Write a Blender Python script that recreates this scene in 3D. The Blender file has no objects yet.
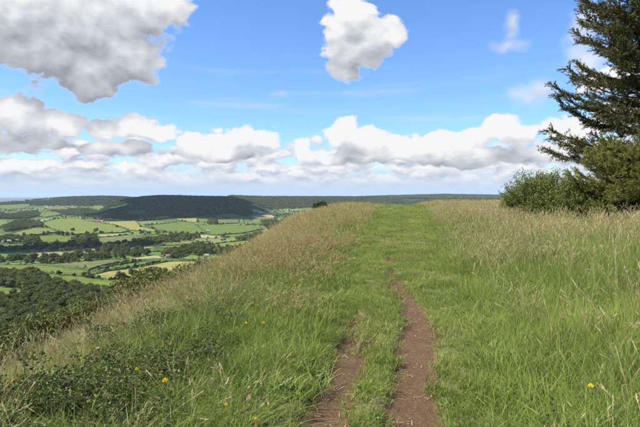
import bpy, math, random
import numpy as np
from mathutils import Vector, Euler, Matrix

random.seed(7)
rng = np.random.default_rng(11)
PI = math.pi
scene = bpy.context.scene
COL = scene.collection

# ------------------------------------------------------------------ camera
FPX = 517.0                       # focal length in photo pixels (640 wide)
YAW = math.radians(7.7)           # camera turned left of the path (path runs along +Y)
HORIZON_Y = 192.0
PITCH = math.atan((213.5 - HORIZON_Y) / FPX)
CAM_Z = 1.80
cam_data = bpy.data.cameras.new('camera')
cam = bpy.data.objects.new('camera', cam_data)
COL.objects.link(cam)
cam.location = (0, 0, CAM_Z)
cam.rotation_euler = (PI / 2 - PITCH, 0, YAW)
cam_data.sensor_width = 36.0
cam_data.lens = FPX / 640 * 36.0
cam_data.clip_start = 0.05
cam_data.clip_end = 120000
scene.camera = cam
CAM_R = np.array(Euler((PI / 2 - PITCH, 0, YAW)).to_matrix())


def ray(px, py):
    d = CAM_R @ np.array([(px - 320) / FPX, -(py - 213.5) / FPX, -1.0])
    return d / np.linalg.norm(d)


# ------------------------------------------------------------------ light
SUN_AZ = math.radians(-112)       # clockwise from +Y seen from above: behind left
SUN_EL = math.radians(50)
sun_dir = np.array([math.sin(SUN_AZ) * math.cos(SUN_EL), math.cos(SUN_AZ) * math.cos(SUN_EL), math.sin(SUN_EL)])
sun_data = bpy.data.lights.new('sun', 'SUN')
sun_data.energy = 5.0
sun_data.angle = math.radians(0.53)
sun_data.color = (1.0, 0.95, 0.86)
sun = bpy.data.objects.new('sun', sun_data)
COL.objects.link(sun)
sun.rotation_euler = Vector(-sun_dir).to_track_quat('-Z', 'Y').to_euler()
sun.location = (-20, -20, 40)

scene.view_settings.view_transform = 'Standard'
scene.view_settings.look = 'None'
scene.view_settings.gamma = 1.0
scene.view_settings.exposure = 0.85
scene.view_settings.use_curve_mapping = False
scene.render.engine = 'CYCLES'
cy = scene.cycles
cy.max_bounces = 5
cy.diffuse_bounces = 3
cy.glossy_bounces = 2
cy.transmission_bounces = 4
cy.volume_bounces = 0
cy.transparent_max_bounces = 4
cy.use_denoising = True
cy.use_adaptive_sampling = True
cy.adaptive_threshold = 0.045
cy.adaptive_min_samples = 12


# ------------------------------------------------------------------ node helpers
class NB:
    """small helper for building node trees"""
    def __init__(self, tree):
        self.t = tree
        self.n = tree.nodes
        self.l = tree.links

    def node(self, typ, **kw):
        nd = self.n.new(typ)
        for k, v in kw.items():
            setattr(nd, k, v)
        return nd

    def put(self, sock, v):
        if isinstance(v, bpy.types.NodeSocket):
            self.l.new(v, sock)
        elif v is not None:
            if sock.type == 'RGBA' and len(v) == 3:
                v = (*v, 1.0)
            sock.default_value = v

    def math(self, op, a, b=None, c=None, clamp=False):
        nd = self.node('ShaderNodeMath', operation=op, use_clamp=clamp)
        self.put(nd.inputs[0], a)
        if b is not None:
            self.put(nd.inputs[1], b)
        if c is not None:
            self.put(nd.inputs[2], c)
        return nd.outputs[0]

    def vmath(self, op, a, b=None, c=None):
        nd = self.node('ShaderNodeVectorMath', operation=op)
        self.put(nd.inputs[0], a)
        if b is not None:
            if op == 'SCALE':
                self.put(nd.inputs[3], b)
            else:
                self.put(nd.inputs[1], b)
        if c is not None:
            self.put(nd.inputs[2], c)
        return nd.outputs['Value' if op in ('LENGTH', 'DOT_PRODUCT', 'DISTANCE') else 'Vector']

    def noise(self, vec, scale, detail=3.0, rough=0.5, color=False, lac=2.0):
        nd = self.node('ShaderNodeTexNoise')
        if vec is not None:
            self.l.new(vec, nd.inputs['Vector'])
        nd.inputs['Scale'].default_value = scale
        nd.inputs['Detail'].default_value = detail
        nd.inputs['Roughness'].default_value = rough
        nd.inputs['Lacunarity'].default_value = lac
        return nd.outputs['Color' if color else 'Fac']

    def smooth(self, v, lo, hi, a=0.0, b=1.0):
        nd = self.node('ShaderNodeMapRange', interpolation_type='SMOOTHSTEP')
        self.put(nd.inputs['Value'], v)
        nd.inputs['From Min'].default_value = lo
        nd.inputs['From Max'].default_value = hi
        nd.inputs['To Min'].default_value = a
        nd.inputs['To Max'].default_value = b
        return nd.outputs['Result']

    def mix(self, f, a, b, blend='MIX'):
        nd = self.node('ShaderNodeMix', data_type='RGBA', blend_type=blend)
        nd.clamp_factor = True
        self.put(nd.inputs[0], f)
        self.put(nd.inputs[6], a)
        self.put(nd.inputs[7], b)
        return nd.outputs[2]

    def attr(self, name, typ='GEOMETRY', out='Fac'):
        nd = self.node('ShaderNodeAttribute', attribute_name=name, attribute_type=typ)
        return nd.outputs[out]


# ------------------------------------------------------------------ sky
def px_azel(px, py):
    d = ray(px, py)
    return math.atan2(d[0], d[1]) + YAW, math.asin(d[2])


CLOUDS = [  # photo x, y, half width, half height, thinness (0 solid .. 0.6 wispy)
    # large grey cloud, upper left
    (-70, 5, 105, 62, 0), (15, 8, 85, 58, 0), (85, 15, 78, 52, 0), (140, 2, 48, 34, 0), (170, 6, 24, 22, 0.05),
    (122, 50, 44, 32, 0), (88, 74, 34, 28, 0), (40, 48, 58, 34, 0),
    # row of cumulus, left
    (-40, 108, 50, 22, 0), (15, 113, 38, 19, 0), (58, 120, 30, 14, 0.05),
    (104, 131, 20, 14, 0.05), (134, 128, 24, 13, 0), (160, 133, 20, 11, 0.05),
    (192, 141, 20, 11, 0.1), (218, 137, 18, 11, 0.05), (241, 135, 21, 14, 0), (264, 140, 19, 11, 0.05), (222, 152, 55, 10, 0.12),
    (120, 150, 50, 11, 0.15), (30, 142, 55, 12, 0.15),
    # row of cumulus, centre and right
    (345, 133, 17, 15, 0), (366, 140, 28, 14, 0), (398, 145, 27, 12, 0), (430, 141, 30, 13, 0), (462, 141, 30, 14, 0),
    (500, 131, 30, 13, 0), (524, 134, 18, 10, 0.1), (470, 157, 75, 11, 0.05), (355, 155, 45, 10, 0.15), (304, 150, 12, 13, 0.2),
    (575, 128, 40, 13, 0.05), (630, 112, 40, 18, 0.05), (690, 120, 60, 22, 0), (570, 150, 60, 12, 0.1),
    # single white cloud in the middle
    (349, 12, 24, 17, 0), (364, 34, 30, 22, 0), (384, 38, 20, 13, 0), (347, 58, 17, 16, 0.0), (345, 73, 17, 12, 0.08), (338, 32, 18, 16, 0.0), (345, 45, 24, 20, 0.0), (366, 52, 22, 18, 0.0),
    # small wisps
    (612, 78, 40, 16, 0.15), (700, 30, 50, 45, 0.1),
]
WISPS = [(514, 26, 11, 20, 0.1), (508, 48, 26, 12, 0.15), (536, 97, 24, 13, -0.35), (586, 24, 18, 26, -0.2), (588, 62, 26, 24, -0.2), (279, 91, 18, 5, 0.2)]


def make_world():
    w = bpy.data.worlds.new('World')
    scene.world = w
    w.use_nodes = True
    b = NB(w.node_tree)
    b.n.clear()
    out = b.node('ShaderNodeOutputWorld')

    # group: union of cloud bodies, in azimuth and elevation
    def bodies(name, blobs):
        g = bpy.data.node_groups.new(name, 'ShaderNodeTree')
        g.interface.new_socket('P', in_out='INPUT', socket_type='NodeSocketVector')
        g.interface.new_socket('F', in_out='OUTPUT', socket_type='NodeSocketFloat')
        gb = NB(g)
        gi = gb.node('NodeGroupInput')
        go = gb.node('NodeGroupOutput')
        f = None
        for (x, y, rx, ry, thin) in blobs:
            az, el = px_azel(x, y)
            az1, _ = px_azel(x + rx * 0.5, y)
            az0, _ = px_azel(x - rx * 0.5, y)
            _, e1 = px_azel(x, y - ry * 0.5)
            _, e0 = px_azel(x, y + ry * 0.5)
            ia, ie = 1 / abs(az1 - az0), 1 / abs(e1 - e0)
            q = gb.vmath('MULTIPLY_ADD', gi.outputs[0], (ia, ie, 0), (-az * ia, -el * ie, 0))
            l = gb.vmath('LENGTH', q)
            if thin:
                l = gb.math('ADD', l, thin)
            if f is None:
                f = l
            else:
                nd = gb.node('ShaderNodeMath', operation='SMOOTH_MIN')
                gb.l.new(f, nd.inputs[0])
                gb.l.new(l, nd.inputs[1])
                nd.inputs[2].default_value = 0.22
                f = nd.outputs[0]
        g.links.new(f, go.inputs[0])
        return g

    g = bodies('cloud_bodies', CLOUDS)
    gw = bodies('cloud_wisps', WISPS)
    tc = b.node('ShaderNodeTexCoord')
    d = tc.outputs['Generated']
    sky = b.node('ShaderNodeTexSky', sky_type='NISHITA')
    sky.sun_disc = False
    sky.sun_elevation = SUN_EL
    sky.sun_rotation = SUN_AZ
    sky.altitude = 200
    sky.air_density = 1.0
    sky.dust_density = 0.35
    sky.ozone_density = 2.2
    sep = b.node('ShaderNodeSeparateXYZ')
    b.l.new(d, sep.inputs[0])
    sx, sy, sz = sep.outputs
    az = b.math('ADD', b.math('ARCTAN2', sx, sy), YAW)
    el = b.math('ARCSINE', sz)
    comb = b.node('ShaderNodeCombineXYZ')
    b.l.new(az, comb.inputs[0])
    b.l.new(el, comb.inputs[1])
    P = comb.outputs[0]
    # warp the outlines
    w1 = b.vmath('SUBTRACT', b.noise(d, 7, 3, 0.55, color=True), (0.5, 0.5, 0.5))
    w2 = b.vmath('SUBTRACT', b.noise(d, 30, 4, 0.6, color=True), (0.5, 0.5, 0.5))
    Pw = b.vmath('ADD', P, b.vmath('ADD', b.vmath('SCALE', w1, 0.055), b.vmath('SCALE', w2, 0.022)))

    def field(p, tree=g):
        gn = b.node('ShaderNodeGroup')
        gn.node_tree = tree
        b.l.new(p, gn.inputs[0])
        return gn.outputs[0]

    dsq = b.vmath('MULTIPLY', d, (1, 1, 1.7))
    f0 = field(Pw)
    f1 = field(b.vmath('ADD', Pw, (-0.015, 0.045, 0)))
    def puff(v, p, oct_):
        """noise with round billows"""
        vo = b.node('ShaderNodeTexVoronoi', feature='F1', voronoi_dimensions='2D')
        b.l.new(b.vmath('MULTIPLY', p, (1, 1.35, 0)), vo.inputs['Vector'])
        vo.inputs['Scale'].default_value = 24
        vo.inputs['Detail'].default_value = 1.0
        vo.inputs['Roughness'].default_value = 0.6
        bil = b.math('MULTIPLY_ADD', vo.outputs['Distance'], -0.5, 0.20)
        return b.math('ADD', bil, b.math('MULTIPLY', b.math('SUBTRACT', b.noise(v, 22, oct_, 0.66), 0.5), 0.95))

    n0 = puff(dsq, Pw, 9)
    n1 = puff(b.vmath('ADD', dsq, (-0.008, 0, 0.020)), b.vmath('ADD', Pw, (-0.006, 0.016, 0)), 3)
    # scattered cumulus over the rest of the sky, the same kind as those in view
    away = b.smooth(b.math('ABSOLUTE', az), 0.75, 1.0)
    gen = b.noise(d, 4.2, 4, 0.5)
    gen = b.math('MULTIPLY', b.smooth(gen, 0.5, 0.64), away)
    gen = b.math('MULTIPLY', gen, b.smooth(el, 0.02, 0.06))
    highgen = b.math('MULTIPLY', b.smooth(b.noise(d, 4.2, 4, 0.5), 0.54, 0.66), b.smooth(el, 0.46, 0.56))
    gen = b.math('MAXIMUM', gen, highgen)
    body = b.math('MAXIMUM', b.math('SUBTRACT', 1.0, f0), b.math('SUBTRACT', b.math('MULTIPLY', gen, 1.45), 0.9))
    dens = b.math('ADD', body, b.math('MULTIPLY_ADD', n0, 0.85, 0.27))
    alpha = b.smooth(dens, 0.02, 0.30)
    wd = b.math('ADD', b.math('SUBTRACT', 1.0, field(Pw, gw)), b.math('MULTIPLY', n0, 0.8))
    wisp = b.smooth(wd, -0.2, 1.1, 0.0, 0.8)
    alpha = b.math('MAXIMUM', alpha, wisp)
    # light: brighter where the body thins towards the sun
    big = b.math('SUBTRACT', f1, f0)
    small = b.math('SUBTRACT', puff(dsq, Pw, 3), n1)
    lit = b.math('ADD', b.math('MULTIPLY', big, 0.62), b.math('MULTIPLY', small, 0.52))
    lit = b.math('ADD', lit, 0.58)
    thick = b.smooth(dens, 0.3, 1.1, 0.0, 0.07)
    # the deep base of the large cloud is grey
    ca, ce = px_azel(70, 88)
    base = b.vmath('LENGTH', b.vmath('MULTIPLY', b.vmath('SUBTRACT', Pw, (ca, ce, 0)), (4.2, 8.0, 0)))
    thick = b.math('ADD', thick, b.smooth(base, 1.0, 0.0, 0.0, 0.26))
    lit = b.math('SUBTRACT', lit, thick, clamp=True)
    ramp = b.node('ShaderNodeValToRGB')
    b.l.new(lit, ramp.inputs[0])
    e = ramp.color_ramp.elements
    e[0].position, e[0].color = 0.0, (0.34, 0.365, 0.40, 1)
    e[1].position, e[1].color = 1.0, (0.90, 0.90, 0.91, 1)
    m = ramp.color_ramp.elements.new(0.42)
    m.color = (0.53, 0.56, 0.615, 1)
    m = ramp.color_ramp.elements.new(0.68)
    m.color = (0.68, 0.70, 0.74, 1)
    ccol = ramp.outputs[0]
    # low distant banks along the horizon, all the way round
    def low(p, v, oct_):
        vo = b.node('ShaderNodeTexVoronoi', feature='F1', voronoi_dimensions='2D')
        b.l.new(b.vmath('MULTIPLY', p, (1, 2.7, 0)), vo.inputs['Vector'])
        vo.inputs['Scale'].default_value = 19
        vo.inputs['Detail'].default_value = 1.0
        return b.math('ADD', b.math('MULTIPLY_ADD', vo.outputs['Distance'], -0.36, 0.70), b.math('MULTIPLY', b.math('SUBTRACT', b.noise(v, 15, oct_, 0.6), 0.5), 1.0))
    sq = b.vmath('MULTIPLY', d, (1, 1, 2.6))
    Pl = b.vmath('ADD', P, b.vmath('SCALE', w2, 0.03))
    bn = low(Pl, sq, 7)
    bn2 = low(b.vmath('ADD', Pl, (-0.006, 0.011, 0)), b.vmath('ADD', sq, (-0.006, 0, 0.028)), 4)
    win = b.smooth(el, 0.06, 0.14, 0.18, -0.22)
    win = b.math('SUBTRACT', win, b.smooth(el, 0.12, 0.20, 0.0, 0.7))
    bank = b.smooth(b.math('ADD', bn, win), 0.44, 0.60)
    blit = b.math('MULTIPLY_ADD', b.math('SUBTRACT', bn, bn2), 2.2, 0.56, clamp=True)
    bcol = b.mix(blit, (0.48, 0.54, 0.66), (0.92, 0.92, 0.93))
    hz = b.smooth(el, 0.0, 0.045)
    bcol = b.mix(hz, (0.58, 0.71, 0.88), bcol)
    bank = b.math('MAXIMUM', bank, b.smooth(el, 0.075, 0.01, 0.0, 1.0))
    # thin cirrus streaks
    cir = b.noise(b.vmath('MULTIPLY', P, (2.2, 26, 1)), 1.6, 4, 0.6)
    cir = b.math('MULTIPLY', b.smooth(cir, 0.48, 0.75), b.smooth(el, 0.30, 0.14, 0.0, 0.38))
    # sky colour
    bg = b.node('ShaderNodeBackground')
    skyc = b.mix(1.0, sky.outputs[0], (0.63, 0.84, 1.12), 'MULTIPLY')
    b.l.new(skyc, bg.inputs[0])
    bg.inputs[1].default_value = 0.106
    cl = b.node('ShaderNodeBackground')
    colr = b.mix(cir, (0, 0, 0), (1, 1, 1))
    allc = b.mix(alpha, b.mix(bank, (0.72, 0.78, 0.86), bcol), ccol)
    # bank clouds fade in front of nearer cumulus bases
    b.l.new(allc, cl.inputs[0])
    cl.inputs[1].default_value = 0.57
    cover = b.math('MAXIMUM', b.math('MAXIMUM', alpha, bank), cir)
    ms = b.node('ShaderNodeMixShader')
    b.l.new(cover, ms.inputs[0])
    b.l.new(bg.outputs[0], ms.inputs[1])
    b.l.new(cl.outputs[0], ms.inputs[2])
    b.l.new(ms.outputs[0], out.inputs['Surface'])
    w.cycles.sampling_method = 'MANUAL'
    w.cycles.sample_map_resolution = 512


make_world()


# ------------------------------------------------------------------ general helpers
def smoothstep(v, lo, hi):
    t = np.clip((np.asarray(v, float) - lo) / (hi - lo), 0, 1)
    return t * t * (3 - 2 * t)


_grids = {}


def vnoise(x, y, scale, seed=0):
    """smooth value noise 0..1"""
    if seed not in _grids:
        _grids[seed] = np.random.default_rng(seed + 100).random((128, 128))
    g = _grids[seed]
    u = np.asarray(x, float) / scale
    v = np.asarray(y, float) / scale
    iu = np.floor(u).astype(int)
    iv = np.floor(v).astype(int)
    fu = u - iu
    fv = v - iv
    fu = fu * fu * (3 - 2 * fu)
    fv = fv * fv * (3 - 2 * fv)
    a = g[iu % 128, iv % 128]
    b = g[(iu + 1) % 128, iv % 128]
    c = g[iu % 128, (iv + 1) % 128]
    d = g[(iu + 1) % 128, (iv + 1) % 128]
    return (a * (1 - fu) + b * fu) * (1 - fv) + (c * (1 - fu) + d * fu) * fv


def fbm(x, y, scale, seed=0, octaves=3):
    t, amp, tot = 0, 1.0, 0
    for k in range(octaves):
        t = t + amp * vnoise(x, y, scale / 2 ** k, seed + k)
        tot += amp
        amp *= 0.5
    return t / tot


def new_mesh(name, V, F, mats=(), attrs=None, smooth=False, mat_index=None):
    me = bpy.data.meshes.new(name)
    V = np.asarray(V, np.float32).reshape(-1, 3)
    if isinstance(F, np.ndarray):
        nf, k = F.shape
        me.vertices.add(len(V))
        me.vertices.foreach_set('co', V.ravel())
        me.loops.add(nf * k)
        me.loops.foreach_set('vertex_index', F.astype(np.int32).ravel())
        me.polygons.add(nf)
        me.polygons.foreach_set('loop_start', np.arange(0, nf * k, k, dtype=np.int32))
        me.update(calc_edges=True)
    else:
        me.from_pydata([tuple(v) for v in V], [], [tuple(f) for f in F])
        me.update()
    for n, vals in (attrs or {}).items():
        a = me.attributes.new(n, 'FLOAT', 'POINT')
        a.data.foreach_set('value', np.asarray(vals, np.float32).ravel())
    for m in mats:
        me.materials.append(m)
    if mat_index is not None:
        me.polygons.foreach_set('material_index', np.asarray(mat_index, np.int32))
    me.polygons.foreach_set('use_smooth', np.full(len(me.polygons), smooth))
    me.validate()
    return me


def obj(name, me, parent=None, loc=(0, 0, 0), rot=(0, 0, 0), scale=(1, 1, 1), link=True):
    o = bpy.data.objects.new(name, me)
    if link:
        COL.objects.link(o)
    if parent is not None:
        o.parent = parent
    o.location = loc
    o.rotation_euler = rot
    o.scale = scale
    return o


def tag(o, label=None, cat=None, group=None, kind=None):
    if label:
        o['label'] = label
    if cat:
        o['category'] = cat
    if group:
        o['group'] = group
    if kind:
        o['kind'] = kind
    return o


def tube(path, radii, sides=6):
    """tapered tube along a list of points"""
    path = [np.asarray(p, float) for p in path]
    V, F = [], []
    for i, p in enumerate(path):
        a = path[max(i - 1, 0)]
        c = path[min(i + 1, len(path) - 1)]
        t = c - a
        t = t / (np.linalg.norm(t) + 1e-9)
        up = np.array([0, 0, 1.0]) if abs(t[2]) < 0.9 else np.array([1.0, 0, 0])
        s = np.cross(t, up)
        s /= np.linalg.norm(s)
        u = np.cross(s, t)
        for k in range(sides):
            an = 2 * PI * k / sides
            V.append(p + radii[i] * (s * math.cos(an) + u * math.sin(an)))
    for i in range(len(path) - 1):
        for k in range(sides):
            a = i * sides + k
            b_ = i * sides + (k + 1) % sides
            F.append((a, b_, b_ + sides, a + sides))
    return V, F


def join(parts):
    V, F = [], []
    for v, f in parts:
        o = len(V)
        V.extend(v)
        F.extend([tuple(i + o for i in q) for q in f])
    return V, F


def leaves(pos, direc, length, width, roll_rng, fold=0.0):
    """one rhombic leaf per point: base, side, tip, side -> (V, F)"""
    n = len(pos)
    d = direc / (np.linalg.norm(direc, axis=1, keepdims=True) + 1e-9)
    r = roll_rng.normal(size=(n, 3))
    s = np.cross(d, r)
    s /= (np.linalg.norm(s, axis=1, keepdims=True) + 1e-9)
    u = np.cross(s, d)
    L = np.asarray(length).reshape(-1, 1)
    W = np.asarray(width).reshape(-1, 1)
    mid = pos + d * L * 0.45 + u * L * fold
    V = np.stack([pos, mid - s * W * 0.5, pos + d * L, mid + s * W * 0.5], axis=1)
    F = np.arange(n * 4).reshape(n, 4)
    return V.reshape(-1, 3), F


# ------------------------------------------------------------------ materials
def mat(name):
    m = bpy.data.materials.new(name)
    m.use_nodes = True
    m.node_tree.nodes.clear()
    return m, NB(m.node_tree)


def veg_shader(b, col, trans=0.35, rough=0.55, spec=0.25, tcol=None):
    out = b.node('ShaderNodeOutputMaterial')
    p = b.node('ShaderNodeBsdfPrincipled')
    b.put(p.inputs['Base Color'], col)
    p.inputs['Roughness'].default_value = rough
    p.inputs['Specular IOR Level'].default_value = spec
    if trans > 0:
        t = b.node('ShaderNodeBsdfTranslucent')
        b.put(t.inputs['Color'], tcol if tcol is not None else col)
        m = b.node('ShaderNodeMixShader')
        m.inputs[0].default_value = trans
        b.l.new(p.outputs[0], m.inputs[1])
        b.l.new(t.outputs[0], m.inputs[2])
        b.l.new(m.outputs[0], out.inputs[0])
    else:
        b.l.new(p.outputs[0], out.inputs[0])


def grass_material(name, g1, g2, straw, dry_lo, dry_hi, trans=0.35):
    """blades: per-blade random 'r', height along blade 'h', per-tuft 'tint' and 'dry'"""
    m, b = mat(name)
    r = b.attr('r')
    h = b.attr('h')
    tint = b.attr('tint', 'INSTANCER')
    dry = b.attr('dry', 'INSTANCER')
    f = b.math('ADD', b.math('MULTIPLY', r, 0.55), b.math('MULTIPLY_ADD', tint, 1.3, -0.42), clamp=True)
    g = b.mix(f, g1, g2)
    dd = b.math('ADD', b.math('ADD', b.math('MULTIPLY', h, 0.35), b.math('MULTIPLY', r, 0.75)), b.math('MULTIPLY', dry, 1.2))
    st = b.mix(b.math('FRACT', b.math('MULTIPLY', r, 7.3)), straw[0], straw[1])
    col = b.mix(b.smooth(dd, dry_lo, dry_hi), g, st)
    dead = b.smooth(b.math('FRACT', b.math('MULTIPLY', r, 37.7)), 0.93, 0.95, 0.0, 0.9)
    col = b.mix(dead, col, b.mix(tint, (0.16, 0.11, 0.055), (0.40, 0.32, 0.17)))
    veg_shader(b, col, trans)
    return m


STRAW = ((0.42, 0.32, 0.14), (0.54, 0.45, 0.25))
RUST = ((0.33, 0.225, 0.085), (0.46, 0.38, 0.165))
M_TALL = grass_material('tall_grass', (0.118, 0.182, 0.022), (0.265, 0.33, 0.066), STRAW, 1.0, 1.5)
M_TURF = grass_material('turf', (0.140, 0.20, 0.026), (0.29, 0.345, 0.072), STRAW, 0.95, 1.6)
M_STEM = grass_material('grass_stems', (0.26, 0.29, 0.10), (0.38, 0.37, 0.15), STRAW, 0.70, 1.25, 0.25)
M_RUST = grass_material('rust_stems', (0.22, 0.24, 0.08), (0.34, 0.28, 0.12), RUST, 0.45, 1.1, 0.25)


def leaf_material(name, c1, c2, c3=None, third=0.9, trans=0.3, rough=0.5, spec=0.3, inst=0.25):
    m, b = mat(name)
    r = b.attr('r')
    geo = b.node('ShaderNodeObjectInfo')
    rr = b.math('ADD', b.math('MULTIPLY', r, 1 - inst), b.math('MULTIPLY', geo.outputs['Random'], inst))
    col = b.mix(rr, c1, c2)
    if c3:
        q = b.math('FRACT', b.math('MULTIPLY', r, 13.7))
        col = b.mix(b.smooth(q, third, third + 0.03), col, c3)
    veg_shader(b, col, trans, rough, spec)
    return m


M_BRAMBLE = leaf_material('bramble_leaves', (0.055, 0.085, 0.016), (0.16, 0.195, 0.045), (0.18, 0.115, 0.05), 0.86)
M_WEED = leaf_material('weed_leaves', (0.09, 0.17, 0.03), (0.17, 0.27, 0.055))
M_BUSH = leaf_material('bush_leaves', (0.085, 0.115, 0.022), (0.205, 0.23, 0.055), (0.24, 0.22, 0.08), 0.93)
M_NEEDLE = leaf_material('dark_needles', (0.045, 0.055, 0.016), (0.12, 0.118, 0.03), (0.19, 0.14, 0.055), 0.84, trans=0.15)
M_NEEDLE_Y = leaf_material('yellow_needles', (0.13, 0.15, 0.025), (0.27, 0.265, 0.055), (0.22, 0.16, 0.06), 0.9, trans=0.25)
M_OAK = leaf_material('tree_leaves', (0.062, 0.078, 0.016), (0.20, 0.205, 0.046), trans=0.22, inst=0.5)
M_FAR = leaf_material('far_leaves', (0.046, 0.058, 0.013), (0.18, 0.19, 0.042), trans=0.1, spec=0.1, inst=0.6)
M_HEDGE = leaf_material('hedge_leaves', (0.036, 0.056, 0.015), (0.085, 0.110, 0.028), trans=0.0, spec=0.1)


def bark_material(name, c1, c2, scale):
    m, b = mat(name)
    tc = b.node('ShaderNodeTexCoord')
    n = b.noise(b.vmath('MULTIPLY', tc.outputs['Object'], (1, 1, 0.25)), scale, 5, 0.6)
    col = b.mix(n, c1, c2)
    out = b.node('ShaderNodeOutputMaterial')
    p = b.node('ShaderNodeBsdfPrincipled')
    b.l.new(col, p.inputs['Base Color'])
    p.inputs['Roughness'].default_value = 0.9
    bp = b.node('ShaderNodeBump')
    bp.inputs['Strength'].default_value = 0.6
    b.l.new(n, bp.inputs['Height'])
    b.l.new(bp.outputs[0], p.inputs['Normal'])
    b.l.new(p.outputs[0], out.inputs[0])
    return m


M_BARK = bark_material('bark', (0.06, 0.045, 0.032), (0.17, 0.135, 0.10), 12)
M_TWIG = bark_material('twig_bark', (0.07, 0.05, 0.03), (0.16, 0.11, 0.07), 20)


def plain(name, c, rough=0.8, var=0.25, scale=1.0):
    m, b = mat(name)
    tc = b.node('ShaderNodeTexCoord')
    n = b.noise(tc.outputs['Object'], scale, 4, 0.55)
    f = b.math('MULTIPLY_ADD', b.math('SUBTRACT', n, 0.5), 2 * var, 1.0)
    col = b.vmath('SCALE', b.vmath('MULTIPLY', (1, 1, 1), c), f)
    out = b.node('ShaderNodeOutputMaterial')
    p = b.node('ShaderNodeBsdfPrincipled')
    b.l.new(col, p.inputs['Base Color'])
    p.inputs['Roughness'].default_value = rough
    p.inputs['Specular IOR Level'].default_value = 0.2
    b.l.new(p.outputs[0], out.inputs[0])
    return m


# ------------------------------------------------------------------ terrain heights
def edge_x(y):
    """where the flat top of the ridge starts to fall away to the left"""
    return -1.5 - 2.6 * smoothstep(y, 17, 42) + 0.02 * np.maximum(np.asarray(y, float) - 45, 0) ** 2 + 0.35 * (vnoise(y, 0 * np.asarray(y, float), 6.0, 3) - 0.5)


RIDGES = [  # distance, front half width, back half width, photo skyline points
    (3600, 1000, 900, [(96, 214), (106, 209), (115, 205), (128, 201), (142, 199), (160, 198), (180, 198.3), (200, 198.8), (222, 199.0), (232, 199.8), (244, 202.2), (258, 206.5), (274, 212)]),
    (4700, 1250, 1200, [(205, 208), (218, 203), (230, 197.6), (245, 197.9), (262, 198.3), (300, 198.4), (340, 198.6), (375, 199), (420, 199.6), (480, 200), (700, 202)]),
    (7800, 1500, 1500, [(330, 201), (345, 198.6), (365, 197.6), (385, 197), (410, 196.4), (445, 195.6), (475, 196), (510, 196.6), (760, 197)]),
    (5700, 1300, 1300, [(-120, 208), (-40, 206), (0, 204.6), (20, 202.4), (45, 200.4), (60, 199.2), (80, 198.3), (103, 197.8), (125, 198.6), (140, 199.6), (170, 202), (200, 206), (225, 208)]),
]


def valley(x, y):
    x = np.asarray(x, float)
    y = np.asarray(y, float)
    r = np.hypot(x, y)
    z = -135 + 7 * (fbm(x, y, 700, 20, 2) - 0.5) * smoothstep(r, 300, 900) * (1 - 0.0 * r)
    z = z - 160 * smoothstep(r, 6500, 18000) - np.maximum(r - 6000, 0) ** 2 / (2 * 6371000.0)   # the land falls to a plain and follows the earth's curve
    a = np.arctan2(x, y) + YAW
    a = np.where(a > PI, a - 2 * PI, a)
    ok = np.abs(a) < 1.2
    px = np.where(ok, 320 + FPX * np.tan(np.clip(a, -1.2, 1.2)), np.where(a < 0, -1000, 1700))
    depth_k = np.cos(np.clip(a, -1.2, 1.2))
    zz = z
    for (r0, wf, wb, pts) in RIDGES:
        p = np.array(pts, float)
        ys = np.interp(px, p[:, 0], p[:, 1]) - 1.6
        rr0 = r0 * (1 + 0.05 * np.sin(px * 0.021 + r0))
        zc = CAM_Z - (ys - HORIZON_Y) / FPX * rr0 * depth_k - 8
        hgt = np.maximum(zc + 137, 0)
        fade = smoothstep(px, p[0, 0] - 25, p[0, 0] + 12) * (1 - smoothstep(px, p[-1, 0] - 12, p[-1, 0] + 25))
        q = np.where(r < rr0, (rr0 - r) / wf, (r - rr0) / wb)
        bump = np.where(q < 1, 0.5 + 0.5 * np.cos(PI * np.clip(q, 0, 1)), 0)
        zz = np.maximum(zz, z + (hgt + (-137 - z) * bump * 0) * bump * fade)
    return zz, zz - z


def path_bend(y):
    return 1.25 * smoothstep(y, 12, 44)


def path_turf(x, y):
    """1 on the trodden strip, 0 in the long grass"""
    lo = np.interp(y, [0, 4, 8, 15, 25, 45, 70], [-0.75, -0.72, -0.72, -0.9, -0.95, -1.0, -1.0])
    hi = np.interp(y, [0, 4, 8, 15, 25, 45, 70], [0.55, 0.7, 1.1, 1.3, 1.35, 1.3, 1.3])
    wob = 0.45 * (fbm(x, y, 1.6, 31, 2) - 0.5)
    xx = x + wob - path_bend(y)
    return smoothstep(xx, lo - 0.16, lo + 0.16) * (1 - smoothstep(xx, hi - 0.38, hi + 0.42))


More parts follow.
